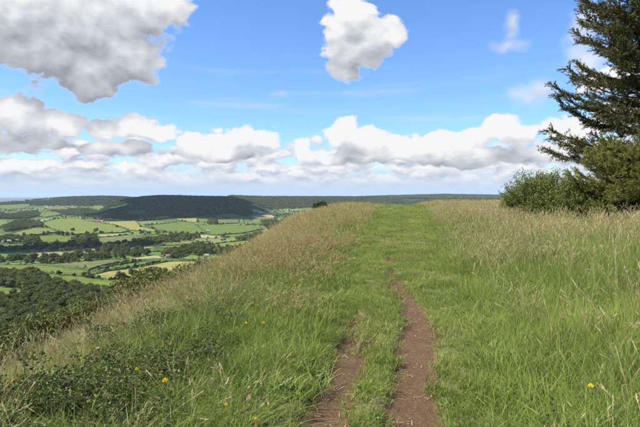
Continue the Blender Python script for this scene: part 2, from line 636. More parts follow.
def dirt(x, y):
    """1 on bare earth"""
    x = np.asarray(x, float)
    y = np.asarray(y, float)
    wob = 0.16 * (fbm(x, y, 0.55, 41, 3) - 0.5)
    c = np.interp(y, [2, 3, 4, 5, 6, 7, 8, 8.8, 10, 12, 17], [0.08, 0.12, 0.18, 0.27, 0.36, 0.38, 0.22, 0.12, 0.06, -0.05, 0.1])
    w = np.interp(y, [2, 3, 4, 5, 6, 6.8, 7.3, 7.7, 8.2, 9, 10, 10.8, 11.4, 12.0, 12.6, 13.2, 16.2, 17, 17.8], [0.21, 0.21, 0.22, 0.235, 0.25, 0.23, 0.18, 0.14, 0.16, 0.18, 0.14, 0.06, 0.0, 0.13, 0.10, 0.0, 0.0, 0.16, 0.0])
    right = 1 - smoothstep(np.abs(x - c + wob), w * 0.75, w * 1.15 + 0.01)
    c2 = np.interp(y, [2, 3.5, 5, 6.5], [-0.52, -0.46, -0.45, -0.46])
    w2 = np.interp(y, [2, 3.5, 4.4, 5.2, 6.5, 7.3], [0.24, 0.21, 0.17, 0.12, 0.075, 0.0])
    left = 1 - smoothstep(np.abs(x - c2 + wob), w2 * 0.75, w2 * 1.15 + 0.01)
    c3 = np.interp(y, [3.9, 4.6, 5.4, 6.2], [-0.38, -0.27, -0.22, -0.18])
    w3 = np.interp(y, [3.7, 4.3, 5.3, 6.0, 6.3], [0.0, 0.11, 0.085, 0.05, 0.0])
    mid = 1 - smoothstep(np.abs(x - c3 + wob), w3 * 0.75, w3 * 1.15 + 0.01)
    sp = fbm(x, y, 0.9, 51, 3)
    spots = smoothstep(sp, 0.66, 0.74) * path_turf(x, y) * (np.abs(x) < 0.8) * (y > 7) * (y < 20) * 0.8
    return np.clip(np.maximum(np.maximum(right, left), np.maximum(mid, spots)), 0, 1)


def H(x, y, fine=False):
    x = np.asarray(x, float)
    y = np.asarray(y, float)
    zr = 0.36 * smoothstep(y, 8, 44) - 0.03 * np.maximum(y - 47, 0)
    zr = zr + 0.012 * np.clip(x - 2, 0, 25)
    t = np.maximum(0, edge_x(y) - x)
    drop = np.where(t < 4, 0.08 * t * t, 1.28 + 0.64 * (t - 4))
    near = zr - drop
    zv, _ = valley(x, y)
    z = 0.5 * (near + zv + np.sqrt((near - zv) ** 2 + 100))
    if fine:
        r = np.hypot(x, y)
        k = 1 - smoothstep(r, 60, 90)
        z = z + k * 0.12 * (fbm(x, y, 1.7, 61, 3) - 0.5) * (1 - 0.6 * path_turf(x, y))
        z = z - k * 0.055 * dirt(x, y)
        z = z + k * 0.02 * (fbm(x, y, 0.22, 71, 2) - 0.5)
    return z


cam.location.z = CAM_Z


def hit(px, py, lift=0.0, s0=1.0, s1=58000):
    """where the line of sight through a photo point meets the land"""
    d = ray(px, py)
    s = np.geomspace(s0, s1, 1400)
    z = CAM_Z + d[2] * s
    g = H(d[0] * s, d[1] * s) + lift
    below = np.nonzero(z < g)[0]
    if len(below) == 0:
        return None
    i = below[0]
    if i == 0:
        return np.array([d[0] * s[0], d[1] * s[0], g[0]])
    a = z[i - 1] - g[i - 1]
    c = z[i] - g[i]
    t = a / (a - c)
    ss = s[i - 1] + t * (s[i] - s[i - 1])
    x, y = d[0] * ss, d[1] * ss
    return np.array([x, y, float(H(x, y))])


# ------------------------------------------------------------------ ground sheet
def ground_material():
    m, b = mat('ground')
    tc = b.node('ShaderNodeTexCoord')
    pos = tc.outputs['Object']
    far = b.attr('far')
    dr = b.attr('dirt')
    # near: soil and thatch between the blades
    n1 = b.noise(pos, 3.0, 5, 0.6)
    n2 = b.noise(pos, 28.0, 5, 0.65)
    n3 = b.noise(pos, 130.0, 4, 0.6)
    turf = b.mix(n2, (0.09, 0.105, 0.03), (0.20, 0.19, 0.075))
    turf = b.mix(b.smooth(n1, 0.45, 0.7), turf, (0.15, 0.12, 0.06))
    soil = b.mix(n1, (0.084, 0.048, 0.024), (0.145, 0.088, 0.047))
    soil = b.mix(b.smooth(n2, 0.35, 0.8), soil, (0.170, 0.108, 0.060))
    soil = b.mix(b.smooth(n3, 0.62, 0.72), soil, (0.25, 0.185, 0.125))
    soil = b.mix(b.smooth(n3, 0.40, 0.30), soil, (0.075, 0.047, 0.03))
    dm = b.smooth(b.math('ADD', dr, b.math('MULTIPLY', b.math('SUBTRACT', n2, 0.5), 0.7)), 0.35, 0.6)
    near = b.mix(dm, turf, soil)
    # far: patchwork of pasture, crops and woods, too far to tell apart
    vor = b.node('ShaderNodeTexVoronoi')
    wp = b.vmath('ADD', pos, b.vmath('SCALE', b.noise(pos, 0.004, 2, 0.5, color=True), 120.0))
    b.l.new(b.vmath('MULTIPLY', wp, (1, 1, 0)), vor.inputs['Vector'])
    vor.inputs['Scale'].default_value = 0.0045
    sepc = b.node('ShaderNodeSeparateColor')
    b.l.new(vor.outputs['Color'], sepc.inputs[0])
    rmp = b.node('ShaderNodeValToRGB')
    rmp.color_ramp.interpolation = 'CONSTANT'
    b.l.new(sepc.outputs[0], rmp.inputs[0])
    els = rmp.color_ramp.elements
    els[0].position, els[0].color = 0, (0.07, 0.105, 0.024, 1)
    els[1].position, els[1].color = 0.28, (0.085, 0.15, 0.03, 1)
    for p_, c_ in ((0.5, (0.12, 0.18, 0.04)), (0.66, (0.065, 0.11, 0.028)), (0.8, (0.18, 0.19, 0.07)), (0.92, (0.26, 0.22, 0.11))):
        q = els.new(p_)
        q.color = (*c_, 1)
    pn = b.noise(pos, 0.02, 4, 0.6)
    patch = b.mix(b.math('MULTIPLY', pn, 0.4), rmp.outputs[0], (0.08, 0.115, 0.028))
    woods = b.smooth(b.noise(pos, 0.0009, 5, 0.6), 0.50, 0.56)
    patch = b.mix(woods, patch, (0.035, 0.06, 0.02))
    hillw = b.attr('hill')
    plainf = b.attr('plain')
    patch = b.mix(plainf, patch, b.mix(woods, (0.075, 0.095, 0.045), (0.03, 0.045, 0.022)))
    patch = b.mix(hillw, patch, (0.032, 0.055, 0.018))
    col = b.mix(far, near, patch)
    out = b.node('ShaderNodeOutputMaterial')
    p = b.node('ShaderNodeBsdfPrincipled')
    b.l.new(col, p.inputs['Base Color'])
    p.inputs['Roughness'].default_value = 0.95
    p.inputs['Specular IOR Level'].default_value = 0.15
    bp = b.node('ShaderNodeBump')
    bp.inputs['Strength'].default_value = 0.8
    bp.inputs['Distance'].default_value = 0.03
    hgt = b.math('MULTIPLY', b.math('ADD', n2, b.math('MULTIPLY', n3, 0.5)), b.math('SUBTRACT', 1.0, far))
    b.l.new(hgt, bp.inputs['Height'])
    b.l.new(bp.outputs[0], p.inputs['Normal'])
    b.l.new(p.outputs[0], out.inputs[0])
    return m


def build_ground():
    view = np.radians(np.arange(-42, 46, 0.28)) - YAW + 0  # fine in front
    rest = np.radians(np.arange(46, 318, 4.0)) - YAW
    A = np.concatenate([view, rest])
    R = np.concatenate([[0.01, 0.15, 0.35], np.geomspace(0.6, 14, 170), np.geomspace(14.4, 150, 90), np.geomspace(155, 9000, 190), np.geomspace(9300, 60000, 34)])
    a, r = np.meshgrid(A, R, indexing='xy')
    x = r * np.sin(a)
    y = r * np.cos(a)
    z = H(x, y, fine=True)
    n, k = len(R), len(A)
    V = np.stack([x, y, z], -1).reshape(-1, 3)
    _, hill = valley(x, y)
    far = smoothstep(r, 55, 140).ravel()
    hillm = smoothstep(hill, 14, 26).ravel()
    dm = (dirt(x, y) * (r < 40)).ravel()
    i = np.arange(n - 1)[:, None]
    j = np.arange(k)[None, :]
    j2 = (j + 1) % k
    F = np.stack(np.broadcast_arrays(i * k + j, (i + 1) * k + j, (i + 1) * k + j2, i * k + j2), -1).reshape(-1, 4)
    # centre cap
    c = len(V)
    V = np.vstack([V, [[0, 0, float(H(0, 0, True))]]])
    me = new_mesh('ground', V, F[:, ::-1], [ground_material()], {'far': np.append(far, 0), 'dirt': np.append(dm, 0), 'hill': np.append(hillm, 0), 'plain': np.append(0.8 * smoothstep(r, 7000, 14000).ravel(), 0)}, smooth=True)
    o = obj('ground', me)
    tag(o, kind='structure')


build_ground()


# ------------------------------------------------------------------ scattering (geometry nodes)
def scatter_tree(coll):
    t = bpy.data.node_groups.new('scatter_' + coll.name, 'GeometryNodeTree')
    t.interface.new_socket('Geometry', in_out='INPUT', socket_type='NodeSocketGeometry')
    t.interface.new_socket('Geometry', in_out='OUTPUT', socket_type='NodeSocketGeometry')
    b = NB(t)
    gi = b.node('NodeGroupInput')
    go = b.node('NodeGroupOutput')
    ci = b.node('GeometryNodeCollectionInfo')
    ci.inputs['Collection'].default_value = coll
    ci.inputs['Separate Children'].default_value = True
    ci.inputs['Reset Children'].default_value = True
    iop = b.node('GeometryNodeInstanceOnPoints')
    b.l.new(gi.outputs[0], iop.inputs['Points'])
    b.l.new(ci.outputs[0], iop.inputs['Instance'])
    iop.inputs['Pick Instance'].default_value = True

    def named(n, typ):
        nd = b.node('GeometryNodeInputNamedAttribute', data_type=typ)
        nd.inputs['Name'].default_value = n
        return nd.outputs['Attribute']
    b.l.new(named('idx', 'INT'), iop.inputs['Instance Index'])
    e2r = b.node('FunctionNodeEulerToRotation')
    b.l.new(named('rot', 'FLOAT_VECTOR'), e2r.inputs[0])
    b.l.new(e2r.outputs[0], iop.inputs['Rotation'])
    b.l.new(named('scl', 'FLOAT_VECTOR'), iop.inputs['Scale'])
    b.l.new(iop.outputs[0], go.inputs[0])
    return t


_trees = {}


def scatter(name, coll, pos, rot, scl, tint=None, dry=None):
    n = len(pos)
    me = bpy.data.meshes.new(name)
    me.vertices.add(n)
    me.vertices.foreach_set('co', np.asarray(pos, np.float32).ravel())

    def add(nm, typ, v, key):
        a = me.attributes.new(nm, typ, 'POINT')
        a.data.foreach_set(key, v)
    add('idx', 'INT', rng.integers(0, len(coll.objects), n).astype(np.int32), 'value')
    add('rot', 'FLOAT_VECTOR', np.asarray(rot, np.float32).ravel(), 'vector')
    add('scl', 'FLOAT_VECTOR', np.asarray(scl, np.float32).ravel(), 'vector')
    add('tint', 'FLOAT', np.asarray(tint if tint is not None else np.zeros(n), np.float32), 'value')
    add('dry', 'FLOAT', np.asarray(dry if dry is not None else np.zeros(n), np.float32), 'value')
    o = obj(name, me)
    if coll.name not in _trees:
        _trees[coll.name] = scatter_tree(coll)
    md = o.modifiers.new('scatter', 'NODES')
    md.node_group = _trees[coll.name]
    return o


def source(coll_name, meshes):
    c = bpy.data.collections.new(coll_name)
    for i, me in enumerate(meshes):
        o = bpy.data.objects.new('%s_%02d' % (coll_name, i), me)
        c.objects.link(o)
    return c


def blade_tuft(r, n, h, hs, spread, lean, width, segs=4, droop=0.6, bias=(0.0, 0.0)):
    """n curved tapering blades"""
    V, F, hh, rr = [], [], [], []
    for _ in range(n):
        a = r.uniform(0, 2 * PI)
        rad = spread * math.sqrt(r.uniform())
        bx, by = rad * math.cos(a), rad * math.sin(a)
        L = max(0.3 * h, r.normal(h, hs))
        da = r.uniform(0, 2 * PI) if r.uniform() < 0.6 else a + r.normal(0, 0.5)
        ln = abs(r.normal(lean, lean * 0.5))
        dx, dy = math.cos(da) * ln + bias[0], math.sin(da) * ln + bias[1]
        w = width * r.uniform(0.6, 1.3)
        sa = r.uniform(0, 2 * PI)
        sx, sy = math.cos(sa) * w / 2, math.sin(sa) * w / 2
        q = r.uniform()
        dr = droop * r.uniform(0.3, 1.4)
        o = len(V)
        for k in range(segs + 1):
            t = k / segs
            hx = bx + dx * L * t ** 1.8
            hy = by + dy * L * t ** 1.8
            hz = L * (t - dr * ln * t ** 2.6)
            ww = (1 - t ** 1.6)
            if k == segs:
                V.append((hx, hy, hz))
                hh.append(t)
                rr.append(q)
            else:
                V.append((hx - sx * ww, hy - sy * ww, hz))
                V.append((hx + sx * ww, hy + sy * ww, hz))
                hh += [t, t]
                rr += [q, q]
        for k in range(segs - 1):
            a0 = o + 2 * k
            F.append((a0, a0 + 1, a0 + 3, a0 + 2))
        a0 = o + 2 * (segs - 1)
        F.append((a0, a0 + 1, a0 + 2))
    return V, F, hh, rr


def stem_tuft(r, n, h, hs, spread, lean, head, plume=0.035, bias=(0.06, 0), w=0.0028):
    """thin flowering stems with feathery seed heads"""
    V, F, hh, rr = [], [], [], []
    for _ in range(n):
        a = r.uniform(0, 2 * PI)
        rad = spread * math.sqrt(r.uniform())
        bx, by = rad * math.cos(a), rad * math.sin(a)
        L = max(0.4 * h, r.normal(h, hs))
        da = r.uniform(0, 2 * PI)
        ln = abs(r.normal(lean, lean * 0.5))
        dx, dy = math.cos(da) * ln + bias[0], math.sin(da) * ln + bias[1]
        q = r.uniform()
        segs = 4
        pts = []
        for k in range(segs + 1):
            t = k / segs
            pts.append(np.array([bx + dx * L * t ** 2, by + dy * L * t ** 2, L * (t - 0.35 * ln * t ** 3)]))
        for dirn in (0, 1):
            sa = q * 6 + dirn * PI / 2
            sx, sy = math.cos(sa) * w / 2, math.sin(sa) * w / 2
            o = len(V)
            for k, p in enumerate(pts):
                V.append((p[0] - sx, p[1] - sy, p[2]))
                V.append((p[0] + sx, p[1] + sy, p[2]))
                hh += [k / segs] * 2
                rr += [q] * 2
            for k in range(segs):
                a0 = o + 2 * k
                F.append((a0, a0 + 1, a0 + 3, a0 + 2))
        # seed head: small spikelets along the last part
        tip, pre = pts[-1], pts[-2]
        ax = tip - pre
        ax = ax / np.linalg.norm(ax)
        m = 12
        for k in range(m):
            t = k / (m - 1)
            c = tip + ax * head * (t - 0.75)
            out_ = r.normal(size=3)
            out_ -= ax * out_.dot(ax)
            out_ /= np.linalg.norm(out_) + 1e-9
            spl = plume * math.sin(PI * (0.15 + 0.8 * t)) * r.uniform(0.6, 1.2)
            e = c + out_ * spl + ax * 0.018
            side = np.cross(ax, out_) * (0.0045 if plume > 0.01 else 0.003)
            o = len(V)
            mid = (c + e) / 2
            for p in (c, mid - side, e + ax * 0.012, mid + side):
                V.append(tuple(p))
                hh.append(1.0)
                rr.append(min(1, q * 0.6 + 0.4))
            F.append((o, o + 1, o + 2, o + 3))
    return V, F, hh, rr


def tuft_mesh(name, data, m):
    V, F, hh, rr = data
    return new_mesh(name, V, F, [m], {'h': hh, 'r': rr})


tr = np.random.default_rng(5)
C_TALL = source('tall_tuft', [tuft_mesh('tall', blade_tuft(tr, 84, 0.46, 0.12, 0.19, 0.40, 0.0062, 5, 0.7, (0.10, 0.0)), M_TALL) for _ in range(7)])
C_MID = source('mid_tuft', [tuft_mesh('mid', blade_tuft(tr, 70, 0.20, 0.06, 0.15, 0.45, 0.007, 4, 0.7, (0.04, 0)), M_TALL) for _ in range(6)])
C_TURF = source('turf_tuft', [tuft_mesh('turf', blade_tuft(tr, 110, 0.055, 0.02, 0.14, 0.75, 0.0055, 3, 0.6), M_TURF) for _ in range(6)])
C_STEM = source('stem_tuft', [tuft_mesh('stem', stem_tuft(tr, 14, 0.70, 0.13, 0.20, 0.22, 0.11, 0.016), M_STEM) for _ in range(6)])
C_FINE = source('fine_tuft', [tuft_mesh('fine', stem_tuft(tr, 22, 0.58, 0.14, 0.22, 0.30, 0.07, 0.008, (0.10, 0.0), 0.0021), M_STEM) for _ in range(6)])
C_RUST = source('rust_tuft', [tuft_mesh('rust', stem_tuft(tr, 16, 0.52, 0.12, 0.20, 0.30, 0.12, 0.03), M_RUST) for _ in range(6)])


def rosette(r):
    """broad-leaved weed close to the ground"""
    pos, di, L, W = [], [], [], []
    for k in range(14):
        a = r.uniform(0, 2 * PI)
        q = r.uniform(0.0, 0.05)
        pos.append((q * math.cos(a), q * math.sin(a), r.uniform(0.005, 0.06)))
        di.append((math.cos(a), math.sin(a), r.uniform(0.1, 0.9)))
        L.append(r.uniform(0.04, 0.10))
        W.append(r.uniform(0.02, 0.04))
    V, F = leaves(np.array(pos), np.array(di, float), L, W, r, 0.12)
    return new_mesh('rosette', V, F, [M_WEED], {'r': np.repeat(r.random(14), 4)})


C_WEED = source('weed_tuft', [rosette(tr) for _ in range(5)])


def sector_points(r0, r1, dens, a0=-60, a1=58):
    a0, a1 = math.radians(a0) - YAW, math.radians(a1) - YAW
    area = 0.5 * (a1 - a0) * (r1 * r1 - r0 * r0)
    n = int(area * dens)
    r = np.sqrt(rng.uniform(r0 * r0, r1 * r1, n))
    a = rng.uniform(a0, a1, n)
    return r * np.sin(a), r * np.cos(a)


def left_slope(x, y):
    return edge_x(y) - x           # metres past the start of the slope


BRAMBLES = []   # x, y on the slope, size, label
for (px, py, sc_, lab_) in [
    (12, 368, 0.70, 'brownish bramble bush at the left edge against the wood'),
    (52, 360, 0.68, 'bramble bush second from the left edge along the slope break'),
    (92, 350, 0.66, 'bramble bush third from the left edge along the slope break'),
    (132, 338, 0.62, 'bramble bush fourth from the left edge along the slope break'),
    (170, 326, 0.58, 'bramble bush fifth from the left edge along the slope break'),
    (30, 398, 0.70, 'bramble bush at the left edge just above the bottom left corner'),
    (82, 388, 0.70, 'bramble bush in the middle of the left thicket'),
    (134, 376, 0.62, 'bramble bush right behind the small yellow flower in the thicket'),
    (184, 356, 0.52, 'small bramble bush above the largest yellow flower'),
    (204, 314, 0.50, 'small bramble bush highest up along the slope break'),
    (150, 348, 0.55, 'bramble bush between the slope break and the small yellow flower'),
    (216, 330, 0.42, 'tiny bramble bush left of the two paired yellow flowers'),
    (10, 428, 0.66, 'bramble bush in the bottom left corner of the photo'),
    (66, 424, 0.62, 'bramble bush at the bottom edge second from the left corner'),
    (122, 412, 0.50, 'low bramble bush at the bottom edge left of the largest yellow flower'),
]:
    p_ = hit(px, py, 0.12)
    BRAMBLES.append((float(p_[0]), float(p_[1]), sc_, lab_))


def bramble_mask(x, y):
    m = np.zeros(np.shape(x))
    for (bx, by, sc_, _) in BRAMBLES:
        m = np.maximum(m, 1 - smoothstep(np.hypot(x - bx, y - by), 0.3 * sc_, 0.75 * sc_))
    return m


def build_grass():
    bands = [(1.2, 4, 1.0, 1.0), (4, 8, 1.0, 1.0), (8, 16, 0.62, 1.12), (16, 30, 0.30, 1.4), (30, 62, 0.13, 1.9)]
    acc = {k: [] for k in ('tall', 'mid', 'turf', 'stem', 'fine', 'rust', 'weed')}

    def put(kind, x, y, scl, dry, tint, lean=0.12):
        n = len(x)
        z = H(x, y, True) - 0.01
        rot = np.stack([rng.normal(0, lean, n), rng.normal(0, lean, n), rng.uniform(0, 2 * PI, n)], -1)
        acc[kind].append((np.stack([x, y, z], -1), rot, scl, tint, dry))

    for (r0, r1, k, s) in bands:
        # ---- long grass
        x, y = sector_points(r0, r1, 32 * k)
        pt = path_turf(x, y)
        ls = left_slope(x, y)
        keep = (rng.random(len(x)) > pt ** 0.6) & (rng.random(len(x)) > 0.6 * bramble_mask(x, y)) & (ls < 45) & (dirt(x, y) < 0.3)
        x, y, pt, ls = x[keep], y[keep], pt[keep], ls[keep]
        n = len(x)
        clump = fbm(x, y, 1.1, 81, 3)
        dryn = fbm(x, y, 3.5, 91, 3)
        right = x > 0
        dist = np.hypot(x, y)
        edge_d = np.where(right, x - path_bend(y) - np.interp(y, [0, 4, 8, 15, 25, 45, 70], [0.55, 0.7, 1.1, 1.3, 1.35, 1.3, 1.3]), -0.75 - x)
        hgt = (0.45 + 0.55 * smoothstep(edge_d, 0.0, 2.2)) * (0.7 + 0.75 * clump) * rng.uniform(0.8, 1.2, n)
        hgt = hgt * np.where(right, 0.92, 0.62) * (1 - 0.5 * pt) * (1 - 0.35 * smoothstep(dist, 20, 45)) * (1 - 0.25 * bramble_mask(x, y))
        far_dry = smoothstep(dist, 12, 38)
        dry = np.where(right, 0.0 + 0.5 * (dryn - 0.4) + 0.7 * (fbm(x, y, 0.9, 93, 2) - 0.45) + 0.34 * far_dry, 0.15 + 0.8 * (dryn - 0.4) + 0.24 * smoothstep(ls, 0.0, 2.5) + 0.20 * far_dry)
        tint = fbm(x, y, 0.8, 101, 2)
        wid = s * np.ones(n)
        scl = np.stack([wid, wid, hgt * (0.9 + 0.1 * s)], -1)
        put('tall', x, y, scl, np.clip(dry, 0, 1), tint)
        # ---- flowering stems over it
        x, y = sector_points(r0, r1, 21 * k)
        pt = path_turf(x, y)
        ls = left_slope(x, y)
        dist = np.hypot(x, y)
        right = x > 0
        pick = fbm(x, y, 2.2, 111, 3)
        want = np.where(right, smoothstep(pick + 0.26 * smoothstep(dist, 10, 32) + 0.06 * smoothstep(x, 1.0, 3), 0.34, 0.90), smoothstep(pick + 0.12 * smoothstep(dist, 7, 16) + 0.08 * smoothstep(ls, 0, 2), 0.30, 0.72) * (1 - 0.3 * smoothstep(ls, 1.0, 2.0) * (1 - smoothstep(dist, 7, 11))))
        edge_d = np.where(right, x - path_bend(y) - np.interp(y, [0, 4, 8, 15, 25, 45, 70], [0.55, 0.7, 1.1, 1.3, 1.35, 1.3, 1.3]), -0.75 - x)
        keep = (rng.random(len(x)) < want) & (pt < 0.15) & (ls < 45) & (edge_d > 0.25) & (rng.random(len(x)) > 0.55 * bramble_mask(x, y))
        x, y, ls, right, dist, edge_d = x[keep], y[keep], ls[keep], right[keep], dist[keep], edge_d[keep]
        n = len(x)
        dryn = fbm(x, y, 3.5, 91, 3)
        hs = (0.65 + 0.4 * smoothstep(edge_d, 0.2, 1.5)) * rng.uniform(0.75, 1.2, n) * np.where(right, 0.95, 0.72) * (1 - 0.35 * smoothstep(dist, 20, 45))
        rusty = (~right) & (rng.random(n) < 0.25 + 0.6 * smoothstep(fbm(x, y, 4.0, 121, 2) + 0.2 * smoothstep(dist, 6, 18), 0.4, 0.65))
        rusty &= rng.random(n) < 0.4 + 0.6 * smoothstep(dist, 4, 9)
        rusty |= right & (rng.random(n) < 0.10)
        wid = np.full(n, s ** 0.8)
        dry = np.clip(0.15 + 0.6 * (dryn - 0.4) + 0.3 * smoothstep(dist, 8, 32), 0, 1)
        tint = rng.random(n)
        fine = (~rusty) & (rng.random(n) < 0.88 - 0.75 * smoothstep(dist, 6, 22))
        for kind, mk in (('rust', rusty), ('fine', fine), ('stem', ~rusty & ~fine)):
            put(kind, x[mk], y[mk], np.stack([wid, wid, hs], -1)[mk], dry[mk], tint[mk])
        # ---- medium grass along the path edges and through the turf
        x, y = sector_points(r0, r1, 26 * k, -45, 45)
        m = (np.abs(x) < 4)
        x, y = x[m], y[m]
        pt = path_turf(x, y)
        dm = dirt(x, y)
        cl = fbm(x, y, 0.7, 131, 3)
        want = np.where(pt > 0.5, smoothstep(cl, 0.56, 0.76) * 0.25 + (1 - pt) * 0.6, 0.55) * (1 - 0.9 * dirt(x + 0.0, y - 0.12)) * (1 - 0.9 * dirt(x, y - 0.3))
        keep = (rng.random(len(x)) < want) & (dm < 0.25)
        x, y, pt = x[keep], y[keep], pt[keep]
        n = len(x)
        hgt = (0.42 + 0.75 * (1 - pt)) * rng.uniform(0.6, 1.3, n)
        put('mid', x, y, np.stack([s * np.ones(n), s * np.ones(n), hgt], -1), np.clip(fbm(x, y, 1.0, 141, 2) * 0.5 - 0.08, 0, 1), fbm(x, y, 0.6, 151, 2))
        # ---- short turf on the path
        x, y = sector_points(r0, r1, 115 * k, -40, 40)
        m = (x > -2.2) & (x < 3.0)
        x, y = x[m], y[m]
        pt = path_turf(x, y)
        dm = dirt(x, y)
        thin = fbm(x, y, 0.5, 161, 3)
        keep = (pt > 0.05) & (rng.random(len(x)) > dm ** 0.55 * 1.02) & (rng.random(len(x)) < 0.45 + 0.9 * thin)
        x, y, pt = x[keep], y[keep], pt[keep]
        n = len(x)
        hgt = rng.uniform(0.6, 1.5, n) * (0.6 + 0.8 * fbm(x, y, 0.9, 171, 2)) * (1.5 - 0.5 * pt)
        wid = s * rng.uniform(0.8, 1.2, n)
        dry = np.clip(0.06 + 1.1 * (fbm(x, y, 1.1, 181, 3) - 0.42), 0, 0.8)
        put('turf', x, y, np.stack([wid, wid, hgt], -1), dry, fbm(x, y, 0.5, 191, 2), 0.2)
        # ---- broad-leaved weeds beside and in the path
        if r1 <= 16:
            x, y = sector_points(r0, r1, 40 * k, -42, 40)
            cl = fbm(x, y, 0.9, 201, 2)
            keep = (rng.random(len(x)) < smoothstep(cl, 0.5, 0.68) * 0.9) & (dirt(x, y) < 0.2) & (np.abs(x) < 1.6)
            x, y = x[keep], y[keep]
            n = len(x)
            q = rng.uniform(0.4, 1.1, n) * np.where(path_turf(x, y) > 0.4, 0.65, 1.2)
            put('weed', x, y, np.stack([q, q, q], -1), np.zeros(n), np.zeros(n), 0.2)

    info = {'tall': ('meadow_grass', C_TALL, 'long green and straw meadow grass covering both sides of the path'),
            'mid': ('path_side_grass', C_MID, 'ankle-high green grass along the path edges'),
            'turf': ('path_turf', C_TURF, 'short trodden turf on the path between and beside the ruts'),
            'stem': ('seeding_grass', C_STEM, 'tall straw-coloured flowering grass stems with seed heads'),
            'fine': ('fine_grass_stems', C_FINE, 'thin pale flowering stems standing above the near grass'),
            'rust': ('rusty_grass', C_RUST, 'reddish-brown feathery grass heads on the slope edge'),
            'weed': ('broadleaf_weeds', C_WEED, 'low broad-leaved weeds at the path edges')}
    for k, (nm, c, lab) in info.items():
        P = [np.concatenate([a[i] for a in acc[k]]) for i in range(5)]
        o = scatter(nm, c, P[0], P[1], P[2], P[3], P[4])
        tag(o, lab, 'grass' if k != 'weed' else 'weeds', kind='stuff')


build_grass()


# bits of straw and small stones lying on the bare earth
def build_litter():
    x, y = sector_points(2, 10, 260, -30, 30)
    m = (dirt(x, y) > 0.35)
    x, y = x[m], y[m]
    half = len(x) // 2
    V, F, att = [], [], []
    z = H(x, y, True)
    for i in range(len(x)):
        p = np.array([x[i], y[i], z[i]])
        if i < half * 0.28:
            a = rng.uniform(0, PI)
            L = rng.uniform(0.02, 0.10)
            d = np.array([math.cos(a), math.sin(a), rng.normal(0, 0.08)]) * L
            s = np.array([-math.sin(a), math.cos(a), 0]) * 0.0018
            o = len(V)
            u = np.array([0, 0, 0.010])
            for q in (p - s + u, p + s + u, p + d + s + u, p + d - s + u):
                V.append(q)
            F.append((o, o + 1, o + 2, o + 3))
            att += [0.9] * 4
        elif rng.random() < 0.55:
            rr_ = rng.uniform(0.003, 0.010)
            o = len(V)
            for (dx, dy, dz) in ((1, 0, 0), (0, 1, 0), (-1, 0, 0), (0, -1, 0), (0, 0, 1), (0, 0, -1)):
                k = rng.uniform(0.7, 1.3)
                V.append(p + np.array([dx, dy, dz * 0.7]) * rr_ * k + np.array([0, 0, 0.004]))
            for q in ((0, 1, 4), (1, 2, 4), (2, 3, 4), (3, 0, 4), (1, 0, 5), (2, 1, 5), (3, 2, 5), (0, 3, 5)):
                F.append(tuple(o + w for w in q))
            att += [rng.uniform(0, 0.5)] * 6
    m_, b = mat('path_litter')
    r = b.attr('r')
    col = b.mix(b.smooth(r, 0.5, 0.7), b.mix(b.math('MULTIPLY', r, 2.0), (0.12, 0.08, 0.055), (0.27, 0.22, 0.17)), (0.48, 0.39, 0.22))
    veg_shader(b, col, 0.0, 0.8, 0.2)
    o = obj('path_litter', new_mesh('path_litter', V, F, [m_], {'r': att}))
    tag(o, 'bits of straw and small stones lying on the bare path', 'litter', kind='stuff')


build_litter()


# ------------------------------------------------------------------ yellow flowers
M_PETAL = plain('yellow_petal', (0.85, 0.62, 0.03), 0.6, 0.1, 40)
M_FSTEM = plain('flower_stem', (0.10, 0.16, 0.04), 0.6, 0.1, 40)


def flower_parts():
    sv, sf = tube([(0, 0, 0), (0.01, 0, 0.12), (0.0, 0.012, 0.24), (0.012, 0.01, 0.34)], [0.0022, 0.002, 0.0018, 0.0018], 5)
    stem = new_mesh('stem', sv, sf, [M_FSTEM], smooth=True)
    pos, di, L = [], [], []
    r = np.random.default_rng(3)
    for ring, n, up, ln in ((0, 16, 0.25, 0.022), (1, 13, 0.7, 0.017), (2, 9, 1.6, 0.012)):
        for k in range(n):
            a = 2 * PI * k / n + ring
            pos.append((0.012, 0.01, 0.34 + ring * 0.002))
            di.append((math.cos(a), math.sin(a), up))
            L.append(ln)
    pv, pf = leaves(np.array(pos), np.array(di, float), L, [0.008] * len(L), r, 0.05)
    head = new_mesh('flower_head', pv, pf, [M_PETAL])
    lv, lf = leaves(np.array([[0.005, 0, 0.05], [0.01, 0, 0.1]]), np.array([[1, 0.4, 0.6], [-1, 0.2, 0.7]], float), [0.09, 0.08], [0.018, 0.016], r, 0.1)
    leaf = new_mesh('leaf', lv, lf, [M_FSTEM])
    return stem, head, leaf


FLOWERS = [
    (183, 376, 1.25, 'largest bright yellow dandelion-like flower in the left slope grass'),
    (132, 371, 0.9, 'small yellow flower among the brambles at lower left'),
    (249, 322, 1.05, 'left one of two yellow flowers side by side left of the path'),
    (257, 322, 1.0, 'right one of two yellow flowers side by side left of the path'),
    (223, 404, 0.75, 'small yellow flower low in the grass below the largest one'),
    (242, 411, 0.75, 'small yellow flower nearest the left rut at the bottom'),
    (188, 383, 0.6, 'tiny yellow flower just beside the largest yellow flower'),
    (600, 387, 1.1, 'lone yellow flower in the long grass at lower right'),
    (610, 216, 1.6, 'orange-yellow flower in the far grass below the conifer'),
    (287, 361, 0.6, 'tiny yellow flower in green grass left of the left rut'),
]
fs, fh, fl = flower_parts()
for (px, py, sc, lab) in FLOWERS:
    p = hit(px, py, 0.36 * sc + 0.08)
    t = obj('yellow_flower', None, loc=(p[0], p[1], p[2] - 0.02), rot=(rng.normal(0, 0.1), rng.normal(0, 0.1), rng.uniform(0, 6)), scale=(sc * 0.72, sc * 0.72, (0.36 * sc + 0.1) / 0.34))
    tag(t, lab, 'flower', 'yellow flowers in the grass')
    obj('stem', fs, t)
    hd = obj('flower_head', fh, t)
    obj('leaf', fl, t)


